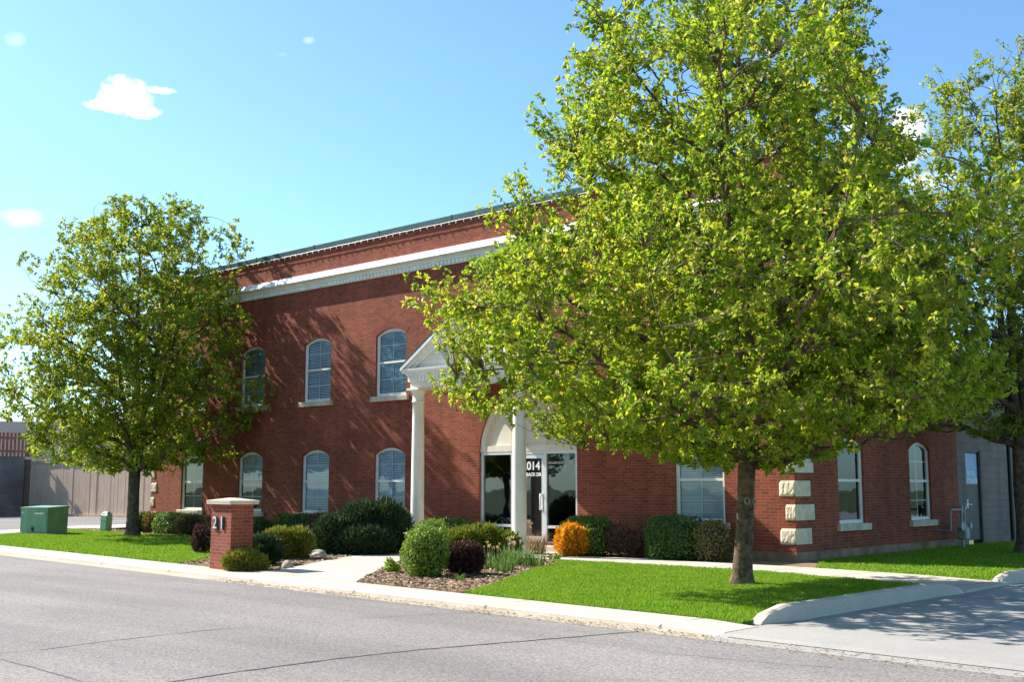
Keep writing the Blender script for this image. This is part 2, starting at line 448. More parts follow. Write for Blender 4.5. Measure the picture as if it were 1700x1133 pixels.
M['juniper'] = mat_leaf('dark juniper', [(0, (.022, .055, .022)), (.5, (.04, .085, .03)), (1, (.075, .13, .04))], .15, .6)
M['juniper_gold'] = mat_leaf('golden juniper', [(0, (.10, .16, .02)), (.5, (.20, .25, .03)), (.8, (.34, .33, .04)), (1, (.44, .30, .04))], .25, .6, patch=(.38, .30, .035), pscale=2.2)
M['juniper_mid'] = mat_leaf('olive juniper', [(0, (.09, .15, .02)), (.5, (.20, .27, .03)), (1, (.38, .37, .05))], .25, .6, patch=(.36, .32, .04), pscale=2.0)
M['barberry'] = mat_leaf('purple barberry', [(0, (.030, .010, .014)), (.6, (.075, .022, .03)), (.88, (.16, .06, .065)), (1, (.45, .28, .28))], .25, .45)
M['orange_leaf'] = mat_leaf('orange leaf', [(0, (.62, .25, .008)), (.5, (.88, .41, .015)), (.85, (.92, .53, .04)), (1, (.90, .66, .16))], .35, .5)
M['brown_leaf'] = mat_leaf('brown leaf', [(0, (.07, .035, .025)), (.6, (.16, .085, .06)), (1, (.30, .19, .13))], .25, .6)
M['hedge_brown'] = mat_leaf('browning hedge leaf', [(0, (.05, .11, .02)), (.45, (.09, .17, .03)), (.7, (.20, .17, .05)), (1, (.33, .21, .09))], .25, .5, patch=(.26, .17, .07), pscale=3)
M['tan_leaf'] = mat_leaf('tan leaf', [(0, (.16, .11, .05)), (.6, (.30, .20, .10)), (1, (.30, .28, .10))], .25, .6)
M['iris'] = mat_leaf('iris blade', [(0, (.06, .14, .04)), (.6, (.12, .24, .06)), (1, (.24, .36, .12))], .35, .45)
M['lime'] = mat_leaf('lime leaf', [(0, (.16, .30, .02)), (.6, (.26, .42, .03)), (1, (.40, .52, .06))], .4, .45)
M['dry'] = mat_leaf('dry grass', [(0, (.26, .18, .12)), (.6, (.42, .31, .22)), (1, (.36, .34, .16))], .3, .7)
M['petal'] = mat_leaf('pale petal', [(0, (.60, .42, .36)), (1, (.80, .68, .60))], .3, .6)
M['chip'] = mat_leaf('wood chip', [(0, (.12, .075, .045)), (.5, (.28, .18, .11)), (1, (.50, .38, .26))], .0, .9)
M['litter'] = mat_leaf('litter', [(0, (.16, .10, .05)), (.6, (.30, .21, .11)), (1, (.42, .34, .16))], .0, .9)

# ------------------------------------------------------------------ ground
def Yup(x): return -9.76 - .0905 * x
def Ylo(x): return -10.62 - .0855 * x
KROT = math.atan(-.088)
def sheet(name, poly, z, mat, kind='structure', skirt=False):
    mb = MB()
    if skirt: mb.prism(poly, -.16, z)
    else: mb.add([(p[0], p[1], z) for p in poly], [tuple(range(len(poly)))])
    return tag(mb.build(name, mat), kind=kind)
sheet('ground', [(-500, -400), (500, -400), (500, 500), (-500, 500)], -.16, M['far_ground'])
SW = 15.5
sheet('street', [(-120, Ylo(-120) - .25), (60, Ylo(60) - .25), (60, Ylo(60) - SW), (-120, Ylo(-120) - SW)], -.075, M['asphalt'])

# kerb: a flat pale band, a low rounded face and a gutter pan
def kerb():
    mb = MB(); n = 60; x0, x1 = -120, 4.99
    xs = np.concatenate([np.linspace(x0, -30, 10), np.linspace(-28, 4.0, n), np.linspace(4.15, x1, 8)])
    prof = [(0, 0.0, -.16), (0, 0.0, .0), (1, .10, .003), (1, .03, -.004), (1, -.01, -.018), (1, -.025, -.05), (1, -.28, -.068), (1, -.29, -.16)]
    V = []
    for x in xs:
        for (e, off, z) in prof:
            y = Yup(x) if e == 0 else Ylo(x) + off
            q = min(1, max(0, (x - 4.2) / .75)); q = q * q * (3 - 2 * q)
            if z > -.15: z = z * (1 - q) + q * (-.026 if e == 0 or off == .10 else -.057 + .25 * (off - .0) * .06 - (.012 if off < -.2 else 0))
            V.append((x, y, z))
    k = len(prof); F = []; mi = []
    for i in range(len(xs) - 1):
        for j in range(k - 1):
            F.append((i * k + j, i * k + j + 1, (i + 1) * k + j + 1, (i + 1) * k + j))
            mi.append(1 if j >= 4 else 0)
    for f, m_ in zip(F, mi): pass
    b = len(mb.v); mb.v.extend(V)
    for f, m_ in zip(F, mi): mb.f.append(list(f)); mb.m.append(m_); mb.sm.append(False)
    # tooled joints
    for x in np.arange(-44.6, 4.9, 3.05):
        a = np.array([x, Yup(x) - .01, .006]); c = np.array([x - .06, Ylo(x) - .004, .006])
        mb.add([a + (-.009, 0, 0), a + (.009, 0, 0), c + (.009, 0, -.012), c + (-.009, 0, -.012)], [(0, 1, 2, 3)], 2)
        d = c + np.array((0, -.035, -.054)); e = c + np.array((-.01, -.28, -.068))
        mb.add([c + (-.009, -.001, -.012), c + (.009, -.001, -.012), d + (.009, 0, 0), d + (-.009, 0, 0)], [(0, 1, 2, 3)], 2)
    return tag(mb.build('kerb', [M['concrete'], M['gutter'], M['joint']]), kind='structure')
kerb()

# driveway on the right, with its flush apron
DX0, DX1 = 5.12, 15.0
def driveway():
    mb = MB()
    xs = np.linspace(4.95, 22, 16)
    rows = [(lambda x: Ylo(x) - .29, -.073), (lambda x: Ylo(x) - .02, -.06), (lambda x: Ylo(x) + .10, -.031), (lambda x: Ylo(x) + .9, -.03), (lambda x: -4.6, -.03), (lambda x: -3.2, -.03), (lambda x: 45.0, -.03)]
    k = len(rows); V = [(x, f(x), z) for x in xs for (f, z) in rows]
    F = [(i * k + j, i * k + j + 1, (i + 1) * k + j + 1, (i + 1) * k + j) for i in range(len(xs) - 1) for j in range(k - 1)]
    mb.add(V, F)
    def strip(a, b, w=.012, z=.003):
        a = np.array(a, float); b = np.array(b, float); d = b - a; d /= np.linalg.norm(d); p = np.array([-d[1], d[0], 0]) * w
        mb.add([a + p, a - p, b - p, b + p], [(0, 1, 2, 3)], 1)
    strip((6.75, Ylo(6.75) - .2, -.066), (7.0, -9.7, -.027), .012)
    strip((7.0, -9.7, -.027), (7.0, -5.0, -.027), .008)
    strip((9.8, Ylo(9.8) + .9, -.027), (9.8, 10, -.027), .012)
    strip((5.2, -4.9, -.027), (20, -4.9, -.027), .012)
    strip((5.2, -1.0, -.027), (20, -1.0, -.027), .012)
    xs2 = np.linspace(5.1, 14, 14)
    for a, b in zip(xs2[:-1], xs2[1:]): strip((a, Ylo(a) - .02, -.056), (b, Ylo(b) - .02, -.056), .012)
    return tag(mb.build('driveway', [M['drive'], M['joint']]), kind='structure')
driveway()

# upright kerbs beside the driveway
def upright_kerb(name, pts, h, w, label, taper0, taper1):
    mb = MB(); n = len(pts); sec = [(-w / 2, -.1), (-w / 2, .93), (-w / 2 + .03, 1.0), (w / 2 - .05, 1.0), (w / 2 - .01, .9), (w / 2, .6), (w / 2 + .02, -.1)]
    V = []
    cum = [0]
    for a, b in zip(pts[:-1], pts[1:]): cum.append(cum[-1] + math.dist(a, b))
    for i, p in enumerate(pts):
        a = np.array(pts[max(i - 1, 0)]); b = np.array(pts[min(i + 1, n - 1)]); d = (b - a) / np.linalg.norm(b - a); pr = np.array([d[1], -d[0]])
        s = min(1.0, max(.02, (cum[i] / taper0) ** .5 if taper0 else 1.0), max(.02, ((cum[-1] - cum[i]) / taper1) ** .5 if taper1 else 1.0))
        for (o, z) in sec:
            V.append((p[0] + pr[0] * o, p[1] + pr[1] * o, z * h * s - (.06 if z < 0 else .03)))
    k = len(sec)
    F = [(i * k + j, i * k + j + 1, (i + 1) * k + j + 1, (i + 1) * k + j) for i in range(n - 1) for j in range(k - 1)]
    F += [tuple(range(k)), tuple(range((n - 1) * k, n * k))]
    mb.add(V, F)
    o = mb.build(name, M['concrete']); return tag(o, kind='structure')
a0 = gr(1279, 1031); a1 = gr(1560, 985)
pts = [(4.83, -10.02), (4.85, -9.85), (4.88, -9.7), (4.9, -9.5), (4.93, -9.3)] + [(4.95 + .013 * t, -9.1 + t) for t in np.linspace(0, 4.0, 14)] + [(5.03, -4.9), (5.05, -4.75), (5.06, -4.6), (5.07, -4.45), (5.08, -4.3)]
upright_kerb('lawn_kerb', pts, .20, .17, '', .55, .7)
pts = [(4.95, -2.42), (4.97, -2.3), (5.0, -2.15), (5.03, -2.0)] + [(5.06 + .02 * t, -1.8 + t) for t in np.linspace(0, 12, 16)]
upright_kerb('side_lawn_kerb', pts, .20, .17, '', .4, 0)

# paths
def slab(name, poly, mat, joints=(), z=.012):
    mb = MB(); mb.prism(poly, -.16, z)
    for (a, b) in joints:
        a = np.array([*a, z + .003]); b = np.array([*b, z + .003]); d = b - a; d /= np.linalg.norm(d); p = np.array([-d[1], d[0], 0]) * .009
        mb.add([a + p, a - p, b - p, b + p], [(0, 1, 2, 3)], 1)
    return tag(mb.build(name, [mat, M['joint']]), kind='structure')
slab('entry_walk', [(-6.35, Yup(-6.35)), (-3.05, Yup(-3.05)), (-3.55, -8.95), (-4.6, -7.7), (-6.2, -5.9), (-6.75, -4.9), (-6.6, -3.6), (-5.1, -3.2), (-4.9, -.02), (-10.4, -.02), (-10.3, -3.0), (-9.4, -3.4), (-8.2, -5.7), (-6.9, -7.7), (-6.2, -8.7)], M['concrete'],
     [((-6.9, -7.7), (-4.5, -7.75)), ((-8.2, -5.7), (-6.25, -5.9)), ((-9.4, -3.4), (-6.6, -3.6))])
slab('side_walk', [(-4.85, -2.75), (-4.85, -1.3), (.2, -1.25), (1.3, -1.35), (3.6, -1.75), (5.0, -2.3), (5.14, -2.4), (5.16, -4.25), (5.0, -4.3), (4.5, -3.75), (2.3, -3.2), (.4, -2.75)], M['concrete'],
     [((x, -2.74), (x, -1.32)) for x in (-3.4, -2.0, -.6)] + [((.8, -2.85), (.85, -1.32)), ((2.3, -3.2), (2.5, -1.58)), ((3.7, -3.5), (3.7, -1.8)), ((4.7, -3.9), (4.9, -2.3))])
def side_lot():
    mb = MB()
    mb.add([(-24.9, Yup(-24.9) + .02, -.008), (-29.5, -.6, -.008), (-32, 9.6, -.008), (-70, 12, -.008), (-75, Yup(-75), -.008)], [(0, 1, 2, 3, 4)])
    # paler concrete strip beside the lawn
    mb.add([(-24.86, Yup(-24.9) + .03, -.004), (-29.4, -.6, -.004), (-31, 5.5, -.004), (-33.5, 5.5, -.004), (-33.0, .5, -.004), (-27.6, Yup(-27.6) + .02, -.004)], [(0, 1, 2, 3, 4, 5)], 1)
    return tag(mb.build('parking_lot', [M['asphalt'], M['concrete']]), kind='structure')
side_lot()

# lawns and planting soil
LAWN = [tuple(gr(769, 986)[:2]), (4.75, Yup(4.75) + .02), (4.84, -9.6), (4.95, -4.5), (4.5, -3.8), (2.3, -3.24), (.4, -2.79), (-4.0, -2.79), (-4.2, -3.2), tuple(gr(928, 936)[:2]), tuple(gr(878, 948)[:2]), tuple(gr(852, 960)[:2]), tuple(gr(808, 975)[:2])]
LAWN[0] = (LAWN[0][0], Yup(LAWN[0][0]) + .02)
SIDE_LAWN = [(1.1, -1.3), (3.55, -1.7), (4.9, -2.28), (4.95, 12), (.05, 12), (.05, 1.0)]
LEFT_LAWN = [(-24.75, Yup(-24.75) + .02), (-9.4, Yup(-9.4) + .02), (-10.0, -8.0), (-12.5, -5.2), (-15.5, -3.4), (-18.5, -1.9), (-29.8, -1.2), (-29.35, -.9)]
BED_R = [(-3.0, Yup(-3.0) + .02), (LAWN[0][0] + .1, LAWN[0][1]), *[(p[0] + .05, p[1]) for p in LAWN[:8:-1]], (-4.0, -2.8), (-4.95, -2.9), (-5.1, -3.25), (-6.55, -3.65), (-6.7, -4.9), (-6.15, -5.95), (-4.55, -7.75), (-3.5, -9.0)]
BED_L = [(-9.5, Yup(-9.5) + .02), (-6.4, Yup(-6.4) + .02), (-6.25, -8.7), (-6.95, -7.7), (-8.25, -5.7), (-9.45, -3.4), (-10.35, -3.0), (-10.45, -.02), (-30, -.02), (-29.7, -1.3), (-18.5, -2.0), (-15.5, -3.5), (-12.5, -5.3), (-10.0, -8.05)]
sheet('lawn', LAWN, .008, M['turf'], skirt=True)
sheet('side_lawn', SIDE_LAWN, .008, M['turf'], skirt=True)
sheet('left_lawn', LEFT_LAWN, .008, M['turf'], skirt=True)
sheet('planting_bed', BED_R, .002, M['soil'])
sheet('wall_planting_bed', BED_L, .002, M['soil'])
sheet('hedge_bed', [(-4.85, -1.28), (.2, -1.23), (1.1, -1.28), (.05, .9), (.05, -.02), (-4.85, -.02)], .002, M['soil'])

def in_poly(P, poly):
    x, y = P[:, 0], P[:, 1]; ins = np.zeros(len(P), bool); n = len(poly)
    for i in range(n):
        x0, y0 = poly[i]; x1, y1 = poly[(i + 1) % n]
        c = ((y0 > y) != (y1 > y)) & (x < (x1 - x0) * (y - y0) / (y1 - y0 + 1e-12) + x0)
        ins ^= c
    return ins
def poly_points(poly, n, rng):
    a = np.array(poly); lo = a.min(0); hi = a.max(0); out = np.zeros((0, 2))
    while len(out) < n:
        P = lo + rng.random((n, 2)) * (hi - lo); out = np.concatenate([out, P[in_poly(P, poly)]])
    return out[:n]
def grass(name, poly, n, h, w, mat, seed, z=.006):
    rng = np.random.default_rng(seed)
    P = poly_points(poly, n, rng)
    clump = np.array([mnoise.noise((p[0] * 1.7, p[1] * 1.7, 0)) for p in P])
    fine = np.array([mnoise.noise((p[0] * 6.1, p[1] * 6.1, 3.0)) for p in P])
    hh = h * (.55 + .8 * rng.random(n)) * (1 + .45 * clump + .45 * fine)
    th = rng.random(n) * 6.283; ln = rng.random((n, 2)) * 2 - 1
    B = np.column_stack([P, np.full(n, z)])
    sd = np.column_stack([np.cos(th), np.sin(th), np.zeros(n)]) * (w * (.6 + .8 * rng.random(n)))[:, None]
    tip = B + np.column_stack([ln * (hh * .6)[:, None], hh])
    V = np.stack([B - sd, B + sd, tip], 1).reshape(-1, 3)
    me = np_mesh(name, V, [np.arange(3 * n).reshape(n, 3)])
    return tag(link(name, me, mat), kind='stuff')
g = grass('grass', LAWN, 170000, .036, .0065, M['blade'], 1)
g['label'] = 'bright green mown grass of the front lawn'; g['category'] = 'grass'
g = grass('grass', SIDE_LAWN, 60000, .042, .010, M['blade'], 2)
g['label'] = 'shaded strip of grass beside the side wall and gas meter'; g['category'] = 'grass'
g = grass('grass', LEFT_LAWN, 110000, .042, .013, M['blade'], 3)
g['label'] = 'green grass around the left tree and green utility box'; g['category'] = 'grass'

def chips(name, poly, n, size, mat, seed, z=.008, label='', cat='mulch'):
    rng = np.random.default_rng(seed); P = poly_points(poly, n, rng)
    B = np.column_stack([P, z + rng.random(n) * .02]); th = rng.random(n) * 6.283
    L = size * (.4 + rng.random(n)); W_ = L * (.25 + .3 * rng.random(n))
    d = np.column_stack([np.cos(th), np.sin(th), rng.normal(0, .25, n)]) * L[:, None]; e = np.column_stack([-np.sin(th), np.cos(th), rng.normal(0, .3, n)]) * W_[:, None]
    V = np.stack([B - d - e, B + d - e, B + d + e, B - d + e], 1).reshape(-1, 3); V[:, 2] = np.maximum(V[:, 2], z)
    me = np_mesh(name, V, [np.arange(4 * n).reshape(n, 4)])
    o = tag(link(name, me, mat), label, cat, kind='stuff'); return o
chips('mulch', BED_R, 9000, .032, M['chip'], 5, label='tan wood chip mulch around the round shrubs by the entry path', cat='mulch')
chips('mulch', BED_L, 12000, .035, M['chip'], 6, label='dark mulch under the junipers and hedges along the wall', cat='mulch')
gp = [(x, Ylo(x) - .06) for x in np.linspace(-6, 5, 12)] + [(x, Ylo(x) - .34) for x in np.linspace(5, -6, 12)]
chips('gutter_litter', gp, 2600, .012, M['litter'], 7, z=-.062, label='thin line of brown litter in the gutter', cat='litter')
gp = [(x, Ylo(x) - .05) for x in np.linspace(4.9, 10, 8)] + [(x, Ylo(x) - .55) for x in np.linspace(10, 4.9, 8)]
chips('gutter_litter', gp, 700, .012, M['litter'], 8, z=-.066, label='brown litter swept to the foot of the driveway', cat='litter')

def crack(name, pix, w, mat, seed, z=-.0715):
    rng = random.Random(seed); P = [gr(*p, -.075) for p in pix]
    Q = []
    for a, b in zip(P[:-1], P[1:]):
        n = max(3, int(np.linalg.norm(b - a) / .09))
        for i in range(n): Q.append(a + (b - a) * i / n)
    Q.append(P[-1]); V = []; n = len(Q)
    for i, q in enumerate(Q):
        d = Q[min(i + 1, n - 1)] - Q[max(i - 1, 0)]; d /= np.linalg.norm(d); p = np.array([-d[1], d[0], 0])
        j = mnoise.noise((q[0] * 3, q[1] * 3, seed)) * .03; ww = w * (.55 + .9 * rng.random()) * min(1, .3 + min(i, n - 1 - i) / 6)
        V += [q + p * (j + ww), q + p * (j - ww)]
    V = [(v[0], v[1], z) for v in V]
    mb = MB(); mb.add(V, [(2 * i, 2 * i + 1, 2 * i + 3, 2 * i + 2) for i in range(n - 1)])
    return tag(mb.build(name, mat), kind='structure')
crack('sealed_road_seam', [(270, 1136), (400, 1116), (560, 1095), (700, 1080), (830, 1069), (950, 1059), (1030, 1052), (1080, 1049)], .018, M['seal'], 1)
crack('road_crack', [(0, 1086), (60, 1081), (130, 1072), (220, 1061), (330, 1049), (420, 1041)], .010, M['fine_crack'], 2)
crack('road_crack', [(-5, 1094), (40, 1105), (80, 1117), (120, 1128), (150, 1140)], .010, M['fine_crack'], 3)
crack('road_crack', [(560, 1031), (610, 1027), (720, 1021), (800, 1019)], .006, M['fine_crack'], 4)
crack('road_crack', [(1060, 1082), (1150, 1090), (1300, 1104), (1480, 1117)], .005, M['fine_crack'], 5)

# ------------------------------------------------------------------ the brick office building
BL, BR, BD, BH = -25.5, 0.0, 9.04, 9.02
bld = empty('office_building', (-12.7, -0.0, 0))
bld.location = (0, 0, 0)
tag(bld, 'two storey red brick office building with white cornice and arched windows', 'building')
Z0 = .20

def arch_pts(u0, u1, zs, zt, n=14):
    """segmental arch from (u0,zs) over (mid,zt) to (u1,zs)"""
    w = (u1 - u0) / 2; h = zt - zs; R = (w * w + h * h) / (2 * h); c = (u0 + u1) / 2; zc = zt - R
    a = math.asin(min(1, w / R)); a = a if h <= w else math.pi - a
    return [(c - R * math.sin(a - 2 * a * i / n), zc + R * math.cos(a - 2 * a * i / n)) for i in range(n + 1)]

def wall_sheet(mb, place, u0, u1, z0, z1, cols, reveal=.14):
    """cols: list of lists of openings (u0,u1,zb,zs,zt) sharing one u range, sorted"""
    def quad(a, b, c, d): mb.add([place(*a), place(*b), place(*c), place(*d)], [(0, 1, 2, 3)])
    cu = u0
    for col in cols:
        a, b = col[0][0], col[0][1]
        quad((cu, z0, 0), (a, z0, 0), (a, z1, 0), (cu, z1, 0)); cu = b
        arcs = [arch_pts(o[0], o[1], o[3], o[4]) for o in col]
        for i in range(14):
            ua, ub = arcs[0][i][0], arcs[0][i + 1][0]
            lo_a = lo_b = z0
            for o, ar in zip(col, arcs):
                quad((ua, lo_a, 0), (ub, lo_b, 0), (ub, o[2], 0), (ua, o[2], 0))
                lo_a, lo_b = ar[i][1], ar[i + 1][1]
            quad((ua, lo_a, 0), (ub, lo_b, 0), (ub, z1, 0), (ua, z1, 0))
        for o, ar in zip(col, arcs):
            ring = [(o[0], o[2])] + ar + [(o[1], o[2])]
            for p, q in zip(ring, ring[1:] + ring[:1]):
                quad((p[0], p[1], 0), (q[0], q[1], 0), (q[0], q[1], reveal), (p[0], p[1], reveal))
    quad((cu, z0, 0), (u1, z0, 0), (u1, z1, 0), (cu, z1, 0))
FR = lambda u, z, d: (u, d, z)              # front face, d goes into the building
SD = lambda u, z, d: (-d, u, z)             # right side face
WL = (.79, 2.51, 2.71)                       # lower window: sill, spring, crown
WU = (4.20, 5.975, 6.175)
fx = [-22.93, -19.55, -16.19, -12.81, -7.585, -2.38]
front_cols = []
for x in fx:
    if x == -7.585:
        front_cols.append([(-9.25, -5.92, .13, 2.50, 4.15), (-9.25, -5.92, 6.6, 6.605, 6.606)][:1])
    else:
        front_cols.append([(x - .66, x + .66, *WL), (x - .66, x + .66, *WU)])
side_u = [2.68, 6.58]
side_cols = [[(u - .66, u + .66, .75, 2.52, 2.72), (u - .66, u + .66, 4.20, 5.975, 6.175)] for u in side_u]
mb = MB()
wall_sheet(mb, FR, BL, BR, Z0, BH, front_cols)
wall_sheet(mb, SD, 0, BD, Z0, BH, side_cols)
mb.add([(BL, 0, Z0), (BL, BD, Z0), (BL, BD, BH), (BL, 0, BH)], [(0, 1, 2, 3)])
mb.add([(BL, BD, Z0), (0, BD, Z0), (0, BD, BH), (BL, BD, BH)], [(0, 1, 2, 3)])
mb.build('wall', M['brick'], bld)
mb = MB()
mb.box(BL - .012, -9.26, -.012, .2, -.15, Z0); mb.box(-5.91, .012, -.012, .2, -.15, Z0); mb.box(-.2, .012, .2, BD, -.15, Z0); mb.box(BL - .012, BL + .2, .2, BD, -.15, Z0)
mb.build('foundation', M['foundation'], bld)
mb = MB(); mb.box(BL + .02, -.02, .02, BD - .02, 8.55, 8.62); mb.build('roof', M['roof'], bld)
mb = MB(); mb.box(BL + .3, -.3, 3.0, 3.05, -.1, 8.5); mb.box(BL + .3, -.3, .33, 3.0, 3.35, 3.4); mb.box(BL + .3, -.3, .33, 3.0, .05, .08)
mb.box(-3.5, -3.45, 3.1, BD - .1, -.1, 8.5); mb.box(-3.4, -.2, 3.1, BD - .1, 3.35, 3.4)
mb.box(BL + .3, -9.4, .30, .32, .1, 8.5); mb.box(-5.7, -.3, .30, .32, .1, 8.5); mb.box(-9.4, -5.7, .30, .32, 4.25, 8.5)
mb.box(-3.4, -.3, BD - .12, BD - .1, .1, 8.4)
mb.build('dark_lining', M['dark'], bld)  # near-black sheets behind the glass, coloured as the dark of unlit rooms

# parapet coping with a drip edge
mb = MB()
mb.bbox(BL - .07, .07, -.07, .30, 8.97, 9.13, .012); mb.bbox(-.30, .07, .303, BD + .05, 8.97, 9.13, .012); mb.bbox(BL - .07, BL + .3, .303, BD + .05, 8.97, 9.13, .012)
for x in np.arange(BL + 3, 0, 3.05): mb.box(x - .02, x + .02, -.078, .31, 8.968, 9.14)
cp = mb.build('coping', M['coping'], bld)

# cornice: profile swept round the corner
CP = [(0, 7.74), (.05, 7.74), (.05, 7.865), (.075, 7.875), (.09, 7.90), (.12, 7.95), (.17, 7.985), (.19, 7.99), (.19, 8.01), (.25, 7.995), (.255, 8.01), (.25, 8.025), (.225, 8.07), (.185, 8.13), (.15, 8.185), (.13, 8.20), (.13, 8.225), (.02, 8.245), (0, 8.245)]
mb = MB(); k = len(CP)
CP = [(p * 1.06, z) for p, z in CP]
st = [lambda p, z: (BL - p, BD + .02, z), lambda p, z: (BL - p, -p, z), lambda p, z: (p, -p, z), lambda p, z: (p, BD + .02, z)]
V = [f(p, z) for f in st for (p, z) in CP]
mb.add(V, [(i * k + j, i * k + j + 1, (i + 1) * k + j + 1, (i + 1) * k + j) for i in range(3) for j in range(k - 1)])
cor = mb.build('cornice', M['trim'], bld)
mb = MB()
for x in np.arange(BL + .08, 0, .155): mb.box(x, x + .085, -.092, -.0535, 7.765, 7.855)
for y in np.arange(.06, BD, .155): mb.box(.0535, .092, y, y + .085, 7.765, 7.855)
dn = mb.build('dentil_band', M['trim'], cor); dn['kind'] = 'stuff'

# quoins
def quoin_block(mb, xl, xr, y0, y1, z0, z1, seed):
    """rock faced block wrapped round a corner; its faces are rough"""
    rng = random.Random(seed)
    def face(pf, n=9, m_=6):
        V = []; F = []
        for i in range(n + 1):
            for j in range(m_ + 1):
                u = i / n; v = j / m_; e = min(u, 1 - u, v, 1 - v)
                d = .012 if e < .01 else .026 + .014 * rng.random()
                V.append(pf(u, v, d))
        F = [(i * (m_ + 1) + j, (i + 1) * (m_ + 1) + j, (i + 1) * (m_ + 1) + j + 1, i * (m_ + 1) + j + 1) for i in range(n) for j in range(m_)]
        mb.add(V, F)
    return face
for side in (0, 1):
    for i in range(14):
        z0 = .37 + i * .507; z1 = z0 + .335
        if z1 > 7.72: break
        long_front = i % 2 == 0
        fl, sl = (.36, .68) if long_front else (.22, .84)
        mb = MB(); fc = quoin_block(mb, 0, 0, 0, 0, 0, 0, i * 2 + side)
        if side == 0:
            mb.box(-fl, .012, -.012, .02, z0, z1); mb.box(-.02, .012, .0205, sl, z0, z1)
            fc(lambda u, v, d: (-fl + u * (fl + d), -d, z0 + v * (z1 - z0)))
            fc(lambda u, v, d: (d * .7, -d + u * (sl + d), z0 + v * (z1 - z0)))
        else:
            mb.box(BL - .012, BL + fl, -.012, .02, z0, z1); mb.box(BL - .012, BL + .02, .0205, sl, z0, z1)
            fc(lambda u, v, d: (BL - d + u * (fl + d), -d, z0 + v * (z1 - z0)))
            fc(lambda u, v, d: (BL - d, -d + u * (sl + d), z0 + v * (z1 - z0)))
        mb.build('quoin', M['stone'], bld)

# windows -----------------------------------------------------------
def ring_frame(mb, place, outer, inner, d0, d1):
    n = len(outer)
    for i in range(n):
        j = (i + 1) % n
        A, B, C_, D = outer[i], outer[j], inner[j], inner[i]
        mb.add([place(*A, d0), place(*B, d0), place(*C_, d0), place(*D, d0)], [(0, 1, 2, 3)])
        mb.add([place(*D, d0), place(*C_, d0), place(*C_, d1), place(*D, d1)], [(0, 1, 2, 3)])
def outline(u0, u1, zb, zs, zt, ins):
    a = arch_pts(u0 + ins, u1 - ins, zs, zt - ins)
    return [(u0 + ins, zb + ins)] + a + [(u1 - ins, zb + ins)]
def bar(mb, place, u0, u1, z0, z1, d0, d1):
    P = [place(u, z, d) for d in (d0, d1) for (u, z) in ((u0, z0), (u1, z0), (u1, z1), (u0, z1))]
    mb.add(P, [(0, 1, 2, 3), (7, 6, 5, 4), (0, 1, 5, 4), (1, 2, 6, 5), (2, 3, 7, 6), (3, 0, 4, 7)])
